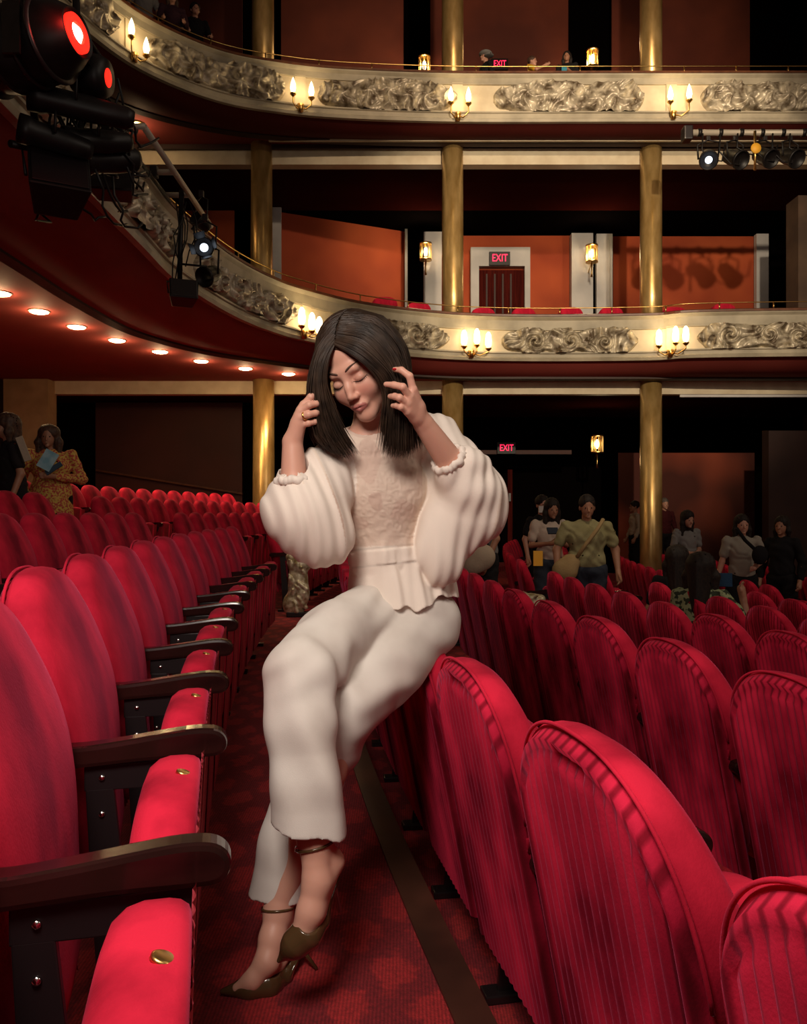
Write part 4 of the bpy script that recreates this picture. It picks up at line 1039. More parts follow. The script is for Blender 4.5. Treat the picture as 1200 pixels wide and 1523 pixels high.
# left foot (on the carpet)
body.chain([Lank, Q(436, 1392, 1.80)], [.028, .021], .015)
body.chain([Lank, Q(405, 1395, 1.745), Q(397, 1430, 1.72), Q(375, 1458, 1.705), Q(352, 1469, 1.70)], [.028, .027, .025, .019, .010], .015)
body.chain([Q(436, 1392, 1.80), Q(408, 1440, 1.745)], [.021, .018], .02)
skin0 = np.array([.66, .355, .265])
def skin_tint(v):
    p = (v-np.array(HO))@HR.astype(np.float64); c = np.tile(skin0, (len(v), 1))
    inh = (np.abs(p) < .13).all(1)
    def mix(m, col):
        m = np.clip(m, 0, 1)*inh; c[:] = c*(1-m[:, None])+np.array(col)*m[:, None]
    x, y, z = p[:, 0], p[:, 1], p[:, 2]; ax = np.abs(x); fr = y < -.045
    mix(fr*.45*np.exp(-(((ax-.037)/.018)**2+((z+.034)/.016)**2)), (.60, .20, .16))
    # lips
    top = -.0600-.0010*np.cos(x/.007)*(ax < .012); hw = np.sqrt(np.clip(1-(ax/.0235)**2, 0, 1))
    lip = fr*(ax < .0235)*(z > -.0690-.0125*hw)*(z < -.0690+.0095*hw)
    mix(lip*.85, (.42, .13, .12)); mix(fr*(ax < .021)*np.exp(-((z+.0687)/.0011)**2)*.8, (.16, .04, .04))
    # brows, lid line, lid shade
    by = .0255+.007*np.clip((ax-.012)/.026, 0, 1)-.010*np.clip((ax-.036)/.02, 0, 1)
    mix(fr*(ax > .012)*(ax < .050)*np.exp(-((z-by)/.0030)**2)*.30, (.12, .06, .04))
    e = (ax-.031)/.0175; ly = -.0075-.0035*(1-e*e)
    mix(fr*(np.abs(e) < 1.12)*np.exp(-((z-ly)/.0021)**2)*.35, (.10, .05, .04))
    mix(fr*.45*np.exp(-(((ax-.031)/.017)**2+((z-.006)/.007)**2)), (.36, .15, .11))
    mix(fr*.6*np.exp(-(((ax-.0065)/.003)**2+((z+.0485)/.0022)**2)), (.18, .06, .05))
    return c
solid('body', body, (-.50, 1.50, -.02), (.42, 2.42, 1.56), .0021, M['skin'], woman, levels=(4, 4, 2), colors=skin_tint)
def face_pt(x, z, out=0.0):
    y = np.linspace(-.14, -.03, 200); P = np.array([hl(x, q, z) for q in y], dtype=np.float32); d = body(P); i = int(np.argmax(d < 0))
    return Vector(hl(x, y[i]-out, z))
for q in (-1, 1):
    pts = [face_pt(q*a, .0235+.0085*math.sin((a-.012)/.040*2.3), .0004) for a in np.linspace(.011, .052, 12)]
    M['brow'] = M.get('brow') or mat('brow', (0.07,0.035,0.022), rough=.8)
    obj('eyebrow', MB().tube(pts, [.0012, .0022, .0026, .0027, .0026, .0024, .0022, .0019, .0016, .0013, .0010, .0005], 6), M['brow'], woman)
    lp = [face_pt(q*a, -.0072-.0042*math.sin((a-.0145)/.033*PI), .0002) for a in np.linspace(.0145, .0485, 14)]
    lm = MB(); lm.tube(lp, [.0005, .0009, .0011, .0012, .0013, .0013, .0013, .0013, .0013, .0013, .0012, .0011, .0009, .0005], 6)
    for k, p in enumerate(lp[2:]):
        e = p+(-rgt*-q*.0018*(k/8))+fwd*.0045-up*.0040+rgt*q*.002*(k/10); lm.tube([p, p.lerp(e, .6)-up*.0006, e], [.0006, .0004, .0001], 4)
    obj('eyelashes', lm, M['hair'], woman)
# nails, ring
def nail(p, d, n_=(0, -1, 0)):
    m_ = Matrix.Translation(p) @ Vector(d).to_track_quat('X', 'Z').to_matrix().to_4x4()
    return MB().lathe([(.0001, -.0055), (.0045, -.003), (.0058, 0), (.0045, .003), (.0001, .0055)], (0, 0, 0), 10, m=m_ @ Matrix.Diagonal((1.1, .9, .55, 1)))
obj('nail', nail(at(587, 548.6, 1.8925), (-1, 0, .1)), M['nail'], woman)
a, b = Vector(mR[2]), Vector(fR[2][0]); mid = a.lerp(b, .62)
rm = Matrix.Translation(mid) @ (b-a).to_track_quat('Z', 'Y').to_matrix().to_4x4()
obj('ring', MB().lathe([(.0092, -.0022), (.0112, -.0022), (.0112, .0022), (.0092, .0022), (.0092, -.0022)], (0,0,0), 20, m=rm), M['brass'], woman)
# ---- trousers
def folds(sdf, amp, f):
    def g(P):
        d = sdf(P); x = P[:, 0]; y = P[:, 1]; z = P[:, 2]
        return d+amp*f(x, y, z)
    return g
tr = Sdf()
tr.ell(Q(600, 905, 2.17), (.125, .125, .085), .05)
tr.chain([Q(556, 915, 2.12), Q(494, 950, 1.92), Rkne], [.090, .082, .076], .03)
trL = Sdf(); trL.chain([Q(628, 925, 2.18), Q(576, 985, 2.02), Lkne], [.105, .090, .080], .03)
tl = Sdf()
Rhem = Q(457, 1236, 1.655); Lhem = Q(404, 1322, 1.785)
tl.chain([Rkne, Q(449, 1080, 1.69), Q(454, 1160, 1.67), Q(457, 1262, 1.655)], [.077, .075, .077, .081], .02)
tl2 = Sdf(); tl2.chain([Lkne, Q(466, 1160, 1.865), Q(432, 1260, 1.84), Q(412, 1345, 1.82)], [.080, .076, .074, .073], .02)
def plane(pt, n):
    pt = A(*pt); n = A(*n); n = n/np.linalg.norm(n)
    return lambda P: (P-pt)@n
def trousers(P):
    d = tr(P); q = trL(P); h = np.clip(.5+.5*(d-q)/.012, 0, 1); d = d*(1-h)+q*h-.012*h*(1-h)
    x, y, z = P[:, 0], P[:, 1], P[:, 2]
    dR = tl(P); hR = plane(Q(457, 1232, 1.655), (-.10, -.05, -1))(P); dR = np.maximum(dR, hR)
    inR = Sdf(); inR.cap(Q(455, 1190, 1.66), Q(457, 1285, 1.655), .058, .064); dR = np.maximum(dR, -np.maximum(inR(P), -hR-.035))
    dL = tl2(P); hL = plane(Q(404, 1334, 1.80), (.08, 0, -1))(P); dL = np.maximum(dL, hL)
    
    k = .012
    for q in (dR, dL):
        h = np.clip(.5+.5*(d-q)/k, 0, 1); d = d*(1-h)+q*h-k*h*(1-h)
    hl_ = 0
    w1 = noise2(x*7+40, z*3+40+y*3, 91); w2 = noise2(x*16+10+z*9, z*8+20+y*6, 92)
    # pulls radiating from the knees and hip crease
    kn = A(*Rkne); r1 = np.linalg.norm((P-kn)*A(1, 1, .7), axis=1); kn2 = A(*Lkne); r2 = np.linalg.norm((P-kn2)*A(1, 1, .8), axis=1)
    f = .004*np.sin(r1*50+w1*9)*np.exp(-((r1-.13)/.06)**2)+.004*np.sin(r2*48+w1*10)*np.exp(-((r2-.13)/.07)**2)
    leg = np.clip((.62-z)/.15, 0, 1)
    f += leg*.004*np.sin(x*52+w1*9+y*25)+.009*(w1-.5)+.003*(w2-.5)
    for c0, ax_, fr, am, sg in ((Q(494, 1004, 1.80), (.75, .1, .65), 105, .0048, .075), (Q(548, 905, 2.03), (.55, 0, -.85), 95, .0045, .075), (Q(545, 1040, 1.93), (.15, 0, 1), 85, .0042, .10), (Q(420, 985, 1.66), (-.5, 0, .85), 95, .0030, .06),
                              (Q(610, 955, 2.10), (.3, 0, .95), 75, .0035, .10), (Q(455, 1150, 1.60), (.96, 0, .25), 78, .0038, .14), (Q(500, 940, 1.88), (.7, 0, .7), 60, .003, .10)):
        v_ = P-A(*c0); f += am*np.sin((v_@A(*ax_))*fr+w1*5)*np.exp(-(v_*v_).sum(1)/(2*sg*sg))
    return d+f
solid('trousers', trousers, (-.48, 1.50, .1), (.30, 2.42, .98), .0042, M['denim'], woman, levels=(4, 4), slack=1.9)
hemR = MB(); 
# ---- blouse
SKN = np.array([.52, .37, .31]); WHT = np.array([.82, .73, .65])
bl = Sdf()
bl.chain([Q(512, 672, 2.07), Q(552, 664, 2.10), Q(632, 660, 2.18)], [.056, .055, .060], .04)
bl.cap(Q(554, 668, 2.10), Q(566, 740, 2.13), .065, .100, .04)
bl.ell(Q(548, 722, 2.075), (.062, .055, .055), .05); bl.ell(Q(598, 720, 2.115), (.062, .055, .055), .05)
bl.cap(Q(566, 740, 2.13), Q(573, 820, 2.15), .097, .092, .04)
bl.cap(Q(573, 826, 2.15), Q(597, 925, 2.17), .094, .158, .02)
bl.ell(Q(640, 880, 2.20), (.075, .08, .10), .04)
band = Sdf(); band.cap(Q(573, 818, 2.15), Q(576, 836, 2.15), .098, .098)
slR = Sdf()
slR.chain([Rsh, Q(478, 720, 2.03), Q(458, 765, 1.985)], [.055, .075, .098], .04)
slR.ell(Q(440, 752, 1.97), (.082, .07, .085), .04); slR.ell(Q(478, 798, 1.99), (.082, .07, .075), .04)
slR.ell(Q(462, 700, 2.00), (.032, .035, .040), .03); slR.ell(Q(432, 712, 1.95), (.036, .036, .030), .02)
slL = Sdf()
slL.chain([Q(645, 655, 2.20), Q(680, 712, 2.17), Q(690, 760, 2.13)], [.072, .088, .100], .04)
slL.ell(Q(712, 745, 2.12), (.070, .07, .088), .04); slL.ell(Q(655, 815, 2.10), (.068, .065, .105), .05)
slL.ell(Q(695, 690, 2.05), (.056, .055, .044), .02); slL.ell(Q(672, 702, 2.05), (.045, .055, .05), .03); slL.ell(Q(700, 728, 2.075), (.075, .075, .06), .03)
def blouse(P):
    x, y, z = P[:, 0], P[:, 1], P[:, 2]
    n1 = noise2(x*6+30, z*5+30, 71); n2 = noise2(x*20+z*5, z*9+50, 72)
    d = bl(P); pep = np.clip((.962-z)/.05, 0, 1); up_ = 1-pep
    d = d+pep*(.005*np.sin(x*80+y*55+n1*5)+.0018*np.sin(x*190+y*90))+.006*(n1-.5)+.002*(n2-.5)
    lc_ = up_*np.clip((2.11-y)/.02, 0, 1); d = d-lc_*(.0007*np.sin(noise2(x*60+50, z*60+50, 65)*14)+.0014*noise2(x*150+50, z*150+50, 66))
    zb0 = CAMH+(761-838)/F*2.1; zb1 = CAMH+(761-814)/F*2.1; bz = z-.10*(x+.045); d = d-.0045*np.clip((bz-zb0)/.004, 0, 1)*np.clip((zb1-bz)/.004, 0, 1)
    hem = plane(Q(590, 905, 2.1), (.20, 0, -1))(P)+.010*np.sin(x*60+2)+.004*np.sin(x*150); d = np.maximum(d, hem)
    # neckline opening
    nk = Sdf(); nk.cap(Q(552, 650, 2.095), Q(545, 620, 2.06), .046, .056); d = np.maximum(d, -nk(P))
    b_ = band(P); h = np.clip(.5+.5*(d-b_)/.004, 0, 1); d = d*(1-h)+b_*h
    for sl, elb, wr, cx in ((slR, Relb, Rwr, 1), (slL, Lelb, Lwr, 2)):
        q = sl(P); w_ = noise2(x*9+5+cx, z*4+8, 80+cx)
        if cx == 1: q = q+  .0022*np.sin((x+.30*z)*88+w_*7+y*40)+.0022*np.sin((x+.3*z)*165+n1*8+y*60)+.010*(w_-.5)
        else: q = q+ .0022*np.sin((x-.12*z)*84+w_*7+y*40)+.0022*np.sin((x-.1*z)*165+n1*8+y*60)+.010*(w_-.5)
        wv_ = A(*wr); ev = A(*elb); dirn = wv_-ev; L_ = np.linalg.norm(dirn); dirn = dirn/L_
        tt = (P-ev)@dirn; rad = np.linalg.norm(P-ev-tt[:, None]*dirn, axis=1)
        cut = .64*L_ if cx == 1 else .66*L_
        hole = np.maximum(rad-(.036 if cx == 1 else .032), cut*.75-tt)       # the forearm leaves the gathered cuff
        q = np.maximum(q, -hole)
        k = .012; h = np.clip(.5+.5*(d-q)/k, 0, 1); d = d*(1-h)+q*h-k*h*(1-h)
    return d
def blouse_tint(v):
    px = 600+v[:, 0]/v[:, 1]*F; py = 761-(v[:, 2]-CAMH)/v[:, 1]*F; vf = v.astype(np.float32)
    on = (slR(vf) > .006) & (slL(vf) > .006) & (v[:, 1] < 2.12)
    inb = on & (py < 812) & (px > 478+(py-640)*.10) & (px < 628)
    warp = noise2(px*.05, py*.05, 61)*14
    sheer = np.zeros(len(v))
    for cx, cy, rx, ry in ((548, 684, 17, 34), (601, 762, 24, 15), (520, 776, 26, 13), (628, 690, 12, 34), (505, 745, 8, 20), (560, 745, 10, 14), (556, 640, 40, 14), (590, 655, 16, 12)):
        sheer = np.maximum(sheer, 1-np.sqrt(((px+warp-7-cx)/rx)**2+((py+warp-7-cy)/ry)**2))
    sh = np.clip(sheer*6+.5, 0, 1)
    rim = np.exp(-((sheer+.06)/.07)**2)
    petals = .5+.5*np.sin(noise2(px*.10, py*.10, 65)*14); fine = noise2(px*.35, py*.35, 66)
    lace = (.66+.16*petals+.18*fine)
    cl_ = SKN*1.12; c = np.tile(WHT, (len(v), 1))
    wl = WHT*np.array([.95, .90, .85])
    k = np.clip(lace*(1-sh)+.28*sh+.25*rim, 0, 1.05)
    cb = cl_*(1-k[:, None])+wl*k[:, None]
    c[inb] = cb[inb]
    for yy in (813, 839): c *= (1-.22*(on & (px < 660))*np.exp(-((py+(px-575)*.10-yy)/1.5)**2))[:, None]
    side = on & (py < 812) & ~inb; c[side] = c[side]*np.array([.95, .91, .87])
    return c
solid('blouse', blouse, (-.40, 1.80, .70), (.36, 2.42, 1.30), .003, M['blouse'], woman, levels=(4, 4), colors=blouse_tint, slack=1.8)
M['cuff'] = mat('blouse_cuff', (0.76,0.67,0.60), (0.84,0.76,0.68), rough=.85, scale=60)
for sl, el, wr, q_, r_ in (('R', Relb, Rwr, .475, .041), ('L', Lelb, Lwr, .50, .040)):
    e = Vector(el); w__ = Vector(wr); n_ = (w__-e).normalized(); c_ = e.lerp(w__, q_); a1 = n_.cross(Vector((0, 1, 0))).normalized(); a2 = n_.cross(a1); cm = MB()
    rows = []
    for k in range(9):
        b_ = 2*PI*k/8; row = []
        for j_ in range(72):
            a_ = 2*PI*j_/72; rr = r_+.0085*math.cos(b_)+.0022*math.sin(a_*17+math.sin(a_*5)*2); row.append(c_+(a1*math.cos(a_)+a2*math.sin(a_))*rr+n_*(.011*math.sin(b_)+.002*math.sin(a_*9)))
        rows.append(row)
    cm.grid(rows, True, True); obj('cuff', cm, M['cuff'], woman)
col_ = MB(); cc = at(549, 640, 2.075)
ringp = []
for k in range(25):
    a = 2*PI*k/24; ringp.append((cc.x+.047*math.cos(a), cc.y+.012+.046*math.sin(a), cc.z-.004+.014*math.sin(a)-.004*math.cos(a)))
obj('neck_trim', col_.tube(ringp, .0042, 6, False), M['denim'], woman)
# ---- hair
hs = Sdf()
hs.ell(hl(0, .022, .046), (.086, .104, .092), .02, HR)
hs.ell(hl(0, -.100, -.045), (.062, .055, .098), .012, HR, sub=True)
hs.ell(hl(-.010, -.105, .035), (.050, .050, .055), .010, HR, sub=True)
hs.chain([Q(588, 530, 2.04), Q(594, 580, 2.02), Q(598, 630, 2.02), Q(598, 655, 2.02)], [.024, .028, .028, .018], .03)
hs.chain([Q(583, 575, 1.975), Q(590, 620, 1.97), Q(590, 660, 1.975)], [.016, .022, .014], .02)
hs.chain([Q(478, 560, 2.00), Q(484, 610, 1.99), Q(497, 655, 1.99)], [.018, .024, .015], .02)
hs.chain([Q(586, 560, 2.09), Q(596, 620, 2.12), Q(608, 640, 2.13)], [.028, .032, .02], .03)
solid('hair', hs, (-.30, 1.80, 1.10), (.12, 2.30, 1.56), .005, M['hair'], woman, levels=(4, 2))
GR = [[(498,512,1.925),(532,532,1.908),(562,558,1.915),(576,590,1.935),(574,630,1.95),(570,674,1.965)],
 [(500,505,1.925),(532,513,1.905),(562,538,1.910),(584,568,1.925),(588,610,1.935),(586,680,1.95)],
 [(505,485,1.935),(548,490,1.922),(582,525,1.925),(598,570,1.935),(602,620,1.945),(600,682,1.96)],
 [(512,472,1.965),(555,470,1.965),(592,510,1.972),(604,565,1.985),(612,620,2.0),(616,668,2.01)],
 [(522,465,2.01),(568,470,2.03),(603,518,2.05),(609,570,2.07),(622,612,2.09),(642,650,2.10)],
 [(535,466,2.05),(568,482,2.10),(588,528,2.14),(598,580,2.155),(608,618,2.16),(622,650,2.16)]]
GL = [[(497,513,1.928),(487,538,1.925),(484,572,1.935),(494,608,1.95),(508,642,1.96),(528,674,1.97)],
 [(496,508,1.925),(482,530,1.918),(475,562,1.92),(480,602,1.93),(490,642,1.945),(512,682,1.955)],
 [(497,495,1.930),(475,522,1.925),(467,562,1.925),(468,608,1.935),(477,650,1.945),(497,672,1.955)],
 [(506,475,1.965),(480,500,1.965),(463,558,1.975),(463,608,1.985),(469,645,1.99),(482,664,2.0)],
 [(520,466,2.01),(489,482,2.01),(467,545,2.02),(467,605,2.03),(476,645,2.04),(492,662,2.05)],
 [(536,464,2.05),(500,474,2.07),(472,545,2.10),(474,605,2.11),(484,645,2.11),(500,655,2.11)]]
rh = random.Random(11)
def strands(G, n, name):
    mb = MB(); C = [cat3([at(*p) for p in g], 3) for g in G]
    for i in range(n):
        q = rh.random()*(len(G)-1); a = int(q); t = q-a; off = Vector((rh.gauss(0, 1), rh.gauss(0, 1), rh.gauss(0, .3)))
        L_ = 1-.30*rh.random()**3; pts = []
        ph = rh.uniform(0, 6)
        m_ = len(C[0])
        for j in range(m_):
            s_ = j/(m_-1); f = s_*L_*(m_-1); j0 = min(int(f), m_-2); u = f-j0
            p = C[a][j0].lerp(C[a][j0+1], u).lerp(C[a+1][j0].lerp(C[a+1][j0+1], u), t)
            jit = .0014+.0075*s_*s_
            pts.append(p+off*jit+Vector((math.sin(ph+s_*5), 0, 0))*.003*s_)
        Pn = np.array([T_(p) for p in pts], dtype=np.float32); dd = hs(Pn)
        if (dd < .004).any():
            e_ = .002; g_ = np.stack([hs(Pn+A(e_,0,0))-dd, hs(Pn+A(0,e_,0))-dd, hs(Pn+A(0,0,e_))-dd], 1); g_ /= np.linalg.norm(g_, axis=1)[:, None]+1e-9
            Pn = Pn+g_*np.clip(.0035+.002*rh.random()-dd, 0, .03)[:, None]; pts = [Vector(q_.tolist()) for q_ in Pn]
        r0 = rh.uniform(.0007, .0019)
        mb.tube(pts, [r0*(1 if k < m_-4 else (m_-1-k)/4+.08) for k in range(m_)], 4, False)
    return obj(name, mb, M['hair'], woman, fixn=False)
def cat3(P, n):
    out = []
    for i in range(len(P)-1):
        a = P[max(i-1, 0)]; b = P[i]; c = P[i+1]; d = P[min(i+2, len(P)-1)]
        for j in range(n):
            t = j/n; out.append(0.5*((2*b)+(c-a)*t+(2*a-5*b+4*c-d)*t*t+(3*b-a-3*c+d)*t**3))
    return out+[P[-1]]
tag(strands(GR, 1500, 'hair_strands'), kind='stuff'); tag(strands(GL, 1100, 'hair_strands'), kind='stuff')
# ---- shoes
def shoe(pts, rs, top, toe, heel_tip, heel_cup, strap_c, strap_r, strap_n, back, label):
    s = Sdf(); s.chain([Q(*p) for p in pts], rs, .014)
    o = Sdf(); o.chain([Q(*p) for p in top[0]], top[1], .015)
    f = lambda P: np.maximum(s(P), -o(P))
    xs = [Q(*p) for p in pts]; lo = [min(p[i] for p in xs)-.05 for i in range(3)]; hi = [max(p[i] for p in xs)+.05 for i in range(3)]
    lo[2] = max(lo[2], -.004)
    v = solid('shoe', f, lo, hi, .0022, M['shoe'], woman, levels=(4, 2))
    hc = at(*heel_cup); ht = at(*heel_tip)
    obj('stiletto_heel', MB().tube([hc, hc.lerp(ht, .25), ht], [.014, .0055, .0042], 10), M['shoe'], woman)
    obj('sling_strap', MB().tube([at(*p) for p in back], .0028, 6), M['shoe'], woman)
    c = at(*strap_c); n = Vector(strap_n).normalized(); e1 = n.cross(Vector((0, 1, 0))).normalized(); e2 = n.cross(e1)
    obj('ankle_strap', MB().tube([c+(e1*math.cos(2*PI*k/24)+e2*math.sin(2*PI*k/24))*strap_r for k in range(25)], .0034, 6, False), M['shoe'], woman)
    b_ = c-e1*strap_r*.9 if (c-e1*strap_r).x < c.x else c+e1*strap_r*.9
    obj('buckle', MB().box(b_.x-.006, b_.x+.004, b_.y-.012, b_.y+.0, b_.z-.005, b_.z+.006), M['chrome'], woman, bevel=.0015)
shoe([(494, 1308, 1.665), (474, 1368, 1.63), (456, 1388, 1.605), (438, 1404, 1.60), (415, 1428, 1.60)], [.012, .020, .030, .026, .005],
     ([(500, 1280, 1.66), (470, 1345, 1.605), (462, 1367, 1.585)], [.034, .033, .026]), None, (505, 1355, 1.70), (496, 1306, 1.668),
     (468, 1256, 1.642), .0375, (-.22, .1, 1), [(486, 1378, 1.62), (491, 1335, 1.635), (498, 1285, 1.68), (492, 1250, 1.672)], '')
shoe([(440, 1420, 1.80), (420, 1452, 1.755), (398, 1462, 1.725), (372, 1468, 1.71), (331, 1474, 1.70)], [.012, .018, .030, .025, .006],
     ([(432, 1390, 1.80), (408, 1425, 1.72), (398, 1438, 1.695)], [.034, .033, .024]), None, (471, 1441, 1.797), (444, 1404, 1.812),
     (414, 1350, 1.776), .0345, (-.05, .25, 1), [(430, 1452, 1.745), (446, 1420, 1.80), (443, 1392, 1.828), (425, 1350, 1.80)], '')
# ------------------------------------------------------------------ the other people
def cloth_mat(name, c1, c2=None, **k): return mat(name, c1, c2, rough=.9, bump=.2, bscale=60, spec=.15, **k)
M['skin2'] = mat('skin_far', (0.50,0.25,0.17), rough=.5)
M['skin3'] = mat('skin_far_tan', (0.36,0.17,0.10), rough=.5)
M['hair_far'] = mat('dark_hair_far', (0.010,0.007,0.006), (0.022,0.014,0.010), rough=.65, scale=60, spec=.25)
M['hair_brown'] = mat('brown_hair', (0.035,0.015,0.009), (0.08,0.038,0.02), rough=.65, scale=40)
M['hair_grey'] = mat('short_grey_hair', (0.10,0.08,0.07), rough=.6)
CL = {}
def cl(key, c1, c2=None, **k):
    if key not in CL: CL[key] = cloth_mat(key, c1, c2, **k)
    return CL[key]
def floor_at(x, y):
    if y > 16.4 and x > 1: return -.42
    R = math.sqrt((CX-x)**2+(y-YC)**2)
    if R > 29.545: return [z for r, z in zip(lb[1:], lz) if R > r][0]
    return -.2-.088*int((29.545-R)/.86)
struct('floor_side_aisle', MB().box(1.0, 10, 16.45, 19.0, -.60, -.42), M['carpet'])
GAL = CAMH+7.42
def person(label, px, py_top, y, H, face, top, bottom, skin='skin2', hair='hair_far', hairlen=.25, pose='stand', sleeve=.45, wide=1.0, lean=(0, 0), head=(0, 0), arms=None, skirt=False, floor=None, cut=None, h=.010, hairw=1.0, long_sleeve=False, group=None):
    c = at(px, py_top, y); sitting = pose == 'sit'
    fl_ = floor_at(c.x, y) if floor is None else floor
    H = c.z-fl_+(.44 if sitting else 0); fz = c.z-H
    root = thing('person', label, 'person', (c.x, c.y, fl_), group)
    k = H/1.68; ca, sa = math.cos(face), math.sin(face)
    sit = pose == 'sit'
    def L(x, y_, z):              # local: x = her left, y = back; face=0 looks at the camera
        zz = z*k; f = max(0, (zz/k-.9))
        X = x*k+lean[0]*f; Y = y_*k+lean[1]*f
        return (c.x+X*ca-Y*sa, y+X*sa+Y*ca, fz+zz)
    # ---- arms
    dz = 0
    base = {'L': [(.162*wide, .0, 1.365), (.235*wide, .02, 1.12), (.24*wide, -.08, .90)], 'R': [(-.162*wide, .0, 1.365), (-.235*wide, .02, 1.12), (-.24*wide, -.08, .90)]}
    if arms: base.update(arms)
    b = Sdf(); hx, hy = head
    hc = L(hx, -.015+hy, 1.565)
    yaw = face+hx*2.2; R2 = np.array([[math.cos(yaw), -math.sin(yaw), 0], [math.sin(yaw), math.cos(yaw), 0], [0, 0, 1]], dtype=np.float32)
    pit = -hy*4; Rx = np.array([[1, 0, 0], [0, math.cos(pit), math.sin(pit)], [0, -math.sin(pit), math.cos(pit)]], dtype=np.float32)
    R = R2@Rx.T
    hlc = lambda a_, b_, c_: tuple(np.array(hc)+R@(np.array([a_, b_, c_])*k))
    b.cap(L(0, .01, 1.38), hlc(0, .02, -.05), .050*k, .046*k, .015)
    b.ell(hlc(0, .008, .030), (.073*k, .090*k, .085*k), .02, R); b.ell(hlc(0, -.028, -.03), (.060*k, .058*k, .076*k), .02, R)
    b.cap(hlc(0, -.085, .0), hlc(0, -.106, -.036), .008, .010, .008); b.ell(hlc(0, -.074, -.095), (.02, .016, .016), .02, R)
    b.cap(hlc(-.015, -.092, -.067), hlc(.015, -.092, -.067), .006, .006, .006)
    for q in (-1, 1):
        b.ell(hlc(q*.031, -.098, .0), (.018, .015, .011), .01, R, sub=True); b.ell(hlc(q*.073, .01, -.012), (.010, .018, .028), .008, R)
    b.cap(L(-.13*wide, 0, 1.35), L(.13*wide, 0, 1.35), .032, .032, .02); b.cap(L(0, 0, 1.3), L(0, 0, 1.0), .08, .08, .03)
    t = Sdf(); tm = Sdf()
    t.cap(L(-.115*wide, .0, 1.355), L(.115*wide, .0, 1.355), .055*k, .055*k, .03); t.cap(L(-.05, .0, 1.385), L(.05, .0, 1.385), .056*k, .056*k, .03)
    t.ell(L(0, -.005, 1.24), (.160*wide*k, .120*wide*k, .17*k), .03, R2)
    t.ell(L(0, -.005, 1.02), (.155*wide*k, .125*wide*k, .17*k), .06, R2)
    if skirt: t.cap(L(0, 0, .95), L(0, 0, .55), .16*wide*k, .24*k, .05)
    for s_ in ('L', 'R'):
        P = [L(*p) for p in base[s_]]; sh, el, wr = P
        b.chain([sh, el, wr], [.036*k*wide, .034*k*wide, .025*k], .015)
        sv, ev, wv_ = Vector(sh), Vector(el), Vector(wr)
        if long_sleeve: t.chain([sh, el, tuple(ev.lerp(wv_, .85))], [.055*k*(.6+.4*wide), .053*k*(.6+.4*wide), .042*k], .015)
        else: t.chain([sh, tuple(sv.lerp(ev, sleeve*1.5))], [.055*k*(.6+.4*wide), .056*k*(.6+.4*wide)], .015)
        d = (wv_-ev).normalized(); side = d.cross(Vector((ca, sa, 0)))
        side = side.normalized() if side.length > .1 else Vector((0, 1, 0)); other = d.cross(side).normalized()
        pal = wv_+d*.045; b.cap(wr, tuple(wv_+d*.085), .026, .030, .01)
        for i in range(4):
            o = side*(.024-.016*i); q0 = wv_+d*.085+o; q1 = q0+d*(.032-.004*abs(i-1))+other*.008; q2 = q1+d*.018+other*.016
            b.chain([tuple(q0), tuple(q1), tuple(q2)], [.0095, .0088, .0075], .003)
        b.chain([tuple(wv_+d*.03+side*.02), tuple(wv_+d*.07+side*.045), tuple(wv_+d*.095+side*.045)], [.013, .010, .008], .006)
    # ---- legs
    lg = Sdf()
    if sit: J = {q: [L(q*.09, .0, .88), L(q*.11, -.42, .90), L(q*.11, -.44, .48)] for q in (-1, 1)}
    else: J = {q: [L(q*.09, .0, .90), L(q*.105, -.01, .49), L(q*.11, .0, .09)] for q in (-1, 1)}
    lowest = fz-.0
    for q in (-1, 1):
        b.chain(J[q], [.055, .042, .032], .02); b.chain([J[q][2], tuple(Vector(J[q][2])+Vector((sa*.15, -ca*.15, -.04)))], [.034, .028], .02)
        lg.chain(J[q], [.100*wide*k, .082*k, .068*k], .03)
    lg.ell(L(0, 0, .92), (.155*wide*k, .125*wide*k, .10*k), .04, R2)
    lo = (c.x-.75, y-.75, fz-.02); hi = (c.x+.75, y+.75, c.z+.12)
    if cut is not None: lo = (lo[0], lo[1], cut)
    solid('body', b, lo, hi, h, M[skin], root, levels=(4, 4))
    def ripple(f, amp):
        def g(P):
            n1 = noise2(P[:, 0]*14+60, P[:, 2]*9+60, 33); return f(P)+amp*np.sin(P[:, 2]*55+P[:, 0]*30+n1*9)+amp*1.4*(n1-.5)
        return g
    solid('top', ripple(t, .004), lo, hi, .012, top, root, levels=(4, 4))
    solid('trousers' if not skirt else 'leggings', ripple(lg, .003), lo, hi, .014, bottom, root, levels=(4, 4))
    hs = Sdf()
    hs.ell(hlc(0, .020, .042), (.088*k*hairw, .102*k, .092*k), .02, R)
    if hairlen > .05:
        for q in (-1, 1): hs.chain([hlc(q*.062, .02, .03), hlc(q*.078*hairw, .01, -.06), tuple(Vector(hlc(q*.082*hairw, .015, -.06))+Vector((0, 0, -hairlen*.8)))], [.03, .032*hairw, .018], .02)
        hs.chain([hlc(0, .06, .02), tuple(Vector(hlc(0, .08, 0))+Vector((0, 0, -hairlen)))], [.07*hairw, .055*hairw], .03)
    hs.ell(hlc(0, -.105, -.045), (.060, .060, .088), .012, R, sub=True)
    hs.ell(hlc(0, -.120, .02), (.045, .055, .042), .012, R, sub=True)
    def hf(P):
        n1 = noise2(P[:, 0]*30+9, P[:, 2]*6+9, 44); return hs(P)+.006*(n1-.5)+.002*np.sin(P[:, 0]*240+n1*6)
    solid('hair', hf, lo, hi, .009, M[hair], root, levels=(4, 4))
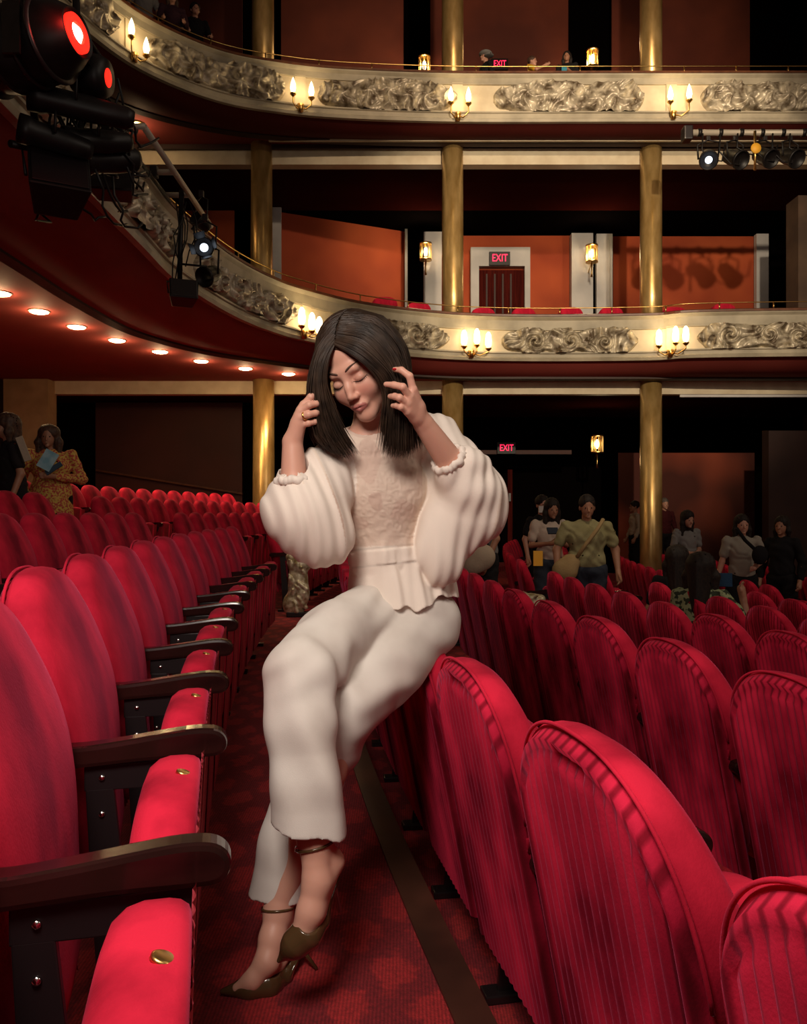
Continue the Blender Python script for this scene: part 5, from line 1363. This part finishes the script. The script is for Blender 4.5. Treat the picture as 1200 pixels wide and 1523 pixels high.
    for q in (-1, 1):
        e = MB().ball((0, 0, 0), .0075*k, 6); e.v = [tuple(np.array(hlc(q*.031, -.079, -.001))+np.array(v)) for v in e.v]
        obj('eye', e, M['dark_metal'], root)
    if pose != 'sit' and cut is None:
        for q in (-1, 1):
            f0 = Vector(J[q][2]); s_ = Sdf(); s_.chain([tuple(f0+Vector((0, 0, -.045*k))), tuple(f0+Vector((sa*.16, -ca*.16, -.056*k)))], [.042*k, .032*k], .02)
            solid('shoe', s_, tuple(f0-Vector((.25, .25, .12))), tuple(f0+Vector((.25, .25, .08))), .014, M['dark_metal'], root, levels=(4,))
    return root, L
olive = cl('olive_knit', (0.26,0.23,0.11), (0.30,0.27,0.14)); dark = cl('black_cloth', (0.012,0.011,0.012)); jeans = cl('dark_jeans', (0.03,0.035,0.05))
white = cl('white_cloth', (0.62,0.58,0.54)); grey = cl('grey_cloth', (0.20,0.19,0.18)); beige = cl('beige_cloth', (0.40,0.33,0.25))
floral = cl('floral_print', (0.62,0.42,0.10), (0.45,0.08,0.06), scale=48, detail=2, lo=.46, hi=.54)
def held(name, label, px, py, y, w_, h_, m, rz=0, rx=-.5, cat_=None, ry=0):
    c = at(px, py, y); mm = Matrix.Translation(c) @ Matrix.Rotation(rz, 4, 'Z') @ Matrix.Rotation(ry, 4, 'Y') @ Matrix.Rotation(rx, 4, 'X')
    o = obj(name, MB().box(-w_/2, w_/2, -.008, .008, -h_/2, h_/2, m=mm), m, bevel=.002)
    return tag(o, label, cat_ or name.replace('_', ' '))
up_phone = lambda z=1.12: {'L': [(.175, 0, 1.38), (.22, 0, 1.12), (.07, -.25, 1.15)], 'R': [(-.175, 0, 1.38), (-.22, 0, 1.12), (-.07, -.25, 1.15)]}
person('woman in an olive short-sleeved top with a crossbody bag walking toward us', 872, 737, 7.7, 1.60, -.05, olive, jeans, 'skin3', 'hair_far', .02, wide=1.28, h=.008, head=(0, -.03), hairw=.95)
bagm = cl('tan_canvas', (0.30,0.20,0.09), (0.36,0.25,0.12))
c1, c2, c3 = at(903, 776, 7.50), at(868, 805, 7.46), at(843, 845, 7.5)
bg = thing('crossbody_bag', 'slouchy tan canvas bag on the hip of the olive-topped woman', 'bag', c3)
s_ = Sdf(); s_.ell(T_(at(840, 848, 7.44)), (.12, .07, .11), .02); s_.ell(T_(at(848, 836, 7.45)), (.09, .06, .08), .03)
solid('bag_body', s_, tuple(c3-Vector((.3, .3, .3))), tuple(c3+Vector((.3, .3, .3))), .012, bagm, bg, levels=(4, 2))
obj('bag_strap', MB().tube([at(897, 772, 7.52), at(888, 787, 7.45), at(872, 808, 7.42), at(858, 828, 7.42)], .019, 6), bagm, bg)
person('woman in a white tee looking down at a dark phone in the doorway', 816, 742, 9.0, 1.62, .15, cl('pale_tee', (0.50,0.40,0.33)), jeans, 'skin3', 'hair_far', .28, arms=up_phone(), head=(.02, -.05))
held('phone', 'dark phone held by the woman in the white tee', 822, 789, 8.66, .12, .09, jeans, .1, -.8)
person('man in black standing behind the woman in the white tee', 806, 737, 9.9, 1.68, .3, dark, dark, 'skin2', 'hair_far', 0)
held('face_mask', 'white face mask on the man in black', 806, 757, 9.74, .085, .08, white, .2, 0, 'mask')
held('yellow_flyer', 'bright yellow leaflet hanging from a hand beside the white-tee woman', 800, 830, 8.6, .10, .16, M['tape'], 0, 0, 'leaflet')
person('man in a grey tee half hidden behind the seated woman, carrying a tan bag', 722, 716, 7.6, 1.75, -1.3, grey, dark, 'skin3', 'hair_far', 0, lean=(.0, 0))
bg = thing('tote_bag', 'crumpled tan tote bag carried behind the seated woman', 'bag', at(712, 825, 7.3)); s_ = Sdf(); cc = at(712, 828, 7.25)
s_.ell(T_(cc), (.15, .08, .13), .03); s_.ell(T_(cc+Vector((-.06, 0, -.08))), (.10, .07, .08), .04)
solid('bag_body', s_, tuple(cc-Vector((.3,.3,.3))), tuple(cc+Vector((.3,.3,.3))), .012, cl('tan_bag', (0.36,0.28,0.20), (0.42,0.33,0.24)), bg, levels=(4, 2))
obj('bag_strap', MB().tube([cc+Vector((-.08, 0, .1)), cc+Vector((.0, 0, .32)), cc+Vector((.08, 0, .1))], .015, 6), dark, bg)
person('person in a pale shirt passing behind the right-hand gold column on its left', 944, 745, 17.3, 1.72, -1.5, beige, dark, 'skin3', 'hair_far', .05, long_sleeve=True)
person('balding man in dark red standing right of the right-hand column', 988, 741, 17.4, 1.75, .2, cl('maroon_cloth', (0.06,0.01,0.012)), dark, 'skin2', 'hair_grey', 0, long_sleeve=True, hairw=.9)
person('long-haired woman in grey checking her wrist, right of the column', 1021, 760, 11.0, 1.60, .35, cl('grey_blouse', (0.22,0.21,0.20)), dark, 'skin2', 'hair_far', .32, arms={'L': [(.175, 0, 1.38), (.22, 0, 1.12), (.0, -.24, 1.10)], 'R': [(-.175, 0, 1.38), (-.24, 0, 1.12), (-.08, -.22, 1.08)]}, head=(-.03, -.05))
person('young woman in a light grey shirt with a dark shoulder strap, far right', 1103, 766, 9.4, 1.62, -.1, cl('light_grey_shirt', (0.30,0.27,0.22)), dark, 'skin2', 'hair_far', .30, arms={'L': [(.175, 0, 1.38), (.26, .02, 1.14), (.12, -.16, 1.08)], 'R': [(-.175, 0, 1.38), (-.23, .0, 1.12), (-.30, -.02, .90)]}, h=.008)
bg = thing('shoulder_bag', 'black bag on the strap of the young woman in light grey', 'bag', at(1128, 822, 9.2))
obj('bag_strap', MB().tube([at(1095, 785, 9.17), at(1108, 803, 9.15), at(1124, 818, 9.13)], .022, 6), dark, bg)
s_ = Sdf(); s_.ell(T_(at(1130, 825, 9.12)), (.09, .06, .11), .02); solid('bag_body', s_, tuple(at(1130,825,9.12)-Vector((.2,.2,.2))), tuple(at(1130,825,9.12)+Vector((.2,.2,.2))), .014, dark, bg, levels=(4,))
person('person all in black near the dark right-hand edge', 1163, 768, 9.6, 1.70, -.8, dark, dark, 'skin3', 'hair_far', .1, long_sleeve=True)
# seated, from behind
RR4 = RROW[4]; RR5 = RROW[5]
person('seated person with long dark hair, left one of the two in the right-hand rows', 1007, 812, 6.9, 1.30, PI-.4, dark, dark, 'skin3', 'hair_far', .34, pose='sit', hairw=1.15, cut=-.2)
person('seated person with long dark hair and green leaf-print top raising a hand', 1042, 823, 6.0, 1.30, PI-.5, cl('leaf_print', (0.30,0.34,0.18), (0.04,0.05,0.03), scale=26, detail=1, lo=.5, hi=.54), dark, 'skin3', 'hair_far', .28, pose='sit', hairw=1.25, cut=-.2,
       arms={'L': [(-.162, 0, 1.36), (-.34, -.04, 1.13), (-.30, -.06, 1.33)], 'R': [(.162, 0, 1.36), (.21, -.08, 1.12), (.10, -.30, 1.02)]})
held('programme', 'dark blue programme held up between the seated long-haired people and the shirt', 1076, 862, 6.5, .13, .11, cl('navy_cover', (0.02,0.05,0.10)), -.3, -.2)
# left aisle
person('woman in a yellow floral dress holding programmes, left by the tan pillar', 76, 633, 8.1, 1.58, .25, floral, dark, 'skin3', 'hair_brown', .24, skirt=True, wide=1.25, long_sleeve=True, hairw=1.25, h=.008,
       arms={'L': [(.2, 0, 1.38), (.30, 0, 1.12), (.06, -.25, 1.14)], 'R': [(-.2, 0, 1.38), (-.30, 0, 1.10), (-.20, -.12, .90)]}, head=(-.02, -.02))
held('programme', 'light blue programme clutched to the floral dress', 71, 684, 7.78, .13, .19, cl('sky_cover', (0.20,0.40,0.50), (0.42,0.60,0.66), scale=8), .2, -.1, None, .5)
held('programme', 'white edged dark programme under the light blue one', 80, 696, 7.80, .17, .05, cl('navy_cover2', (0.05,0.08,0.12)), .2, -.2, None, -.6)
person('dark-clad person with dark hair leaning forward at the left edge', 22, 616, 7.2, 1.62, -.9, cl('charcoal_coat', (0.018,0.014,0.015)), dark, 'skin3', 'hair_brown', .10, hairw=1.2, lean=(.0, -.1))
held('cream_scarf', 'cream scarf hanging from the arm of the dark-clad person', 35, 667, 7.0, .06, .22, beige, .2, 0, 'scarf', -.35)
# top gallery
def up_person(*a, **k): k["floor"] = GAL; return person(*a, h=.014, **k)
up_person('man in a flat cap and dark coat behind the top balcony rail', 722, 76, 15.7, 1.25, -1.1, dark, dark, 'skin2', 'hair_grey', 0, cut=CAMH+7.9, long_sleeve=True)
cp = thing('flat_cap', 'grey flat cap on the man beside the top exit sign', 'cap', at(722, 76, 15.7)); s_ = Sdf(); s_.ell(T_(at(722, 80, 15.7)), (.13, .14, .055), .02); s_.ell(T_(at(727, 82, 15.6)), (.10, .10, .02), .03)
solid('cap', s_, tuple(at(722,80,15.7)-Vector((.25,.25,.15))), tuple(at(722,80,15.7)+Vector((.25,.25,.15))), .015, grey, cp, levels=(4,))
up_person('person in a yellow top leaning on the top balcony rail', 791, 84, 15.7, 1.15, 1.0, cl('yellow_top', (0.55,0.28,0.02)), dark, 'skin2', 'hair_brown', .05, cut=CAMH+7.95, arms={'R': [(-.175, 0, 1.38), (-.2, -.2, 1.25), (-.05, -.32, 1.36)]})
up_person('dim figure holding something blue behind the top balcony rail', 843, 77, 15.7, 1.2, -.3, dark, dark, 'skin3', 'hair_far', .2, cut=CAMH+7.9, arms=up_phone())
held('blue_cup', 'blue cup on the top balcony rail', 839, 103, 15.3, .10, .12, cl('blue_cup', (0.05,0.25,0.35)), 0, 0, 'cup')
up_person('young man in a black tee leaning over the upper balcony at top left', 290, 5, 14.6, 1.62, .5, dark, dark, 'skin2', 'hair_far', 0, arms={'L': [(.175, 0, 1.38), (.24, -.05, 1.12), (.20, -.28, 1.02)], 'R': [(-.175, 0, 1.38), (-.24, -.05, 1.12), (-.2, -.28, 1.02)]}, cut=CAMH+7.5)
up_person('long-haired woman in dark clothes leaning over the upper balcony', 256, -12, 14.0, 1.66, .4, cl('plum_cloth', (0.05,0.02,0.03)), dark, 'skin2', 'hair_brown', .35, arms={'L': [(.175, 0, 1.38), (.24, -.05, 1.12), (.18, -.28, 1.02)], 'R': [(-.175, 0, 1.38), (-.24, -.05, 1.12), (-.2, -.28, 1.02)]}, cut=CAMH+7.5, long_sleeve=True)
up_person('person in a grey shirt and dark trousers at the very top left', 213, -40, 13.8, 1.70, .5, grey, dark, 'skin2', 'hair_far', .05, cut=CAMH+7.5)
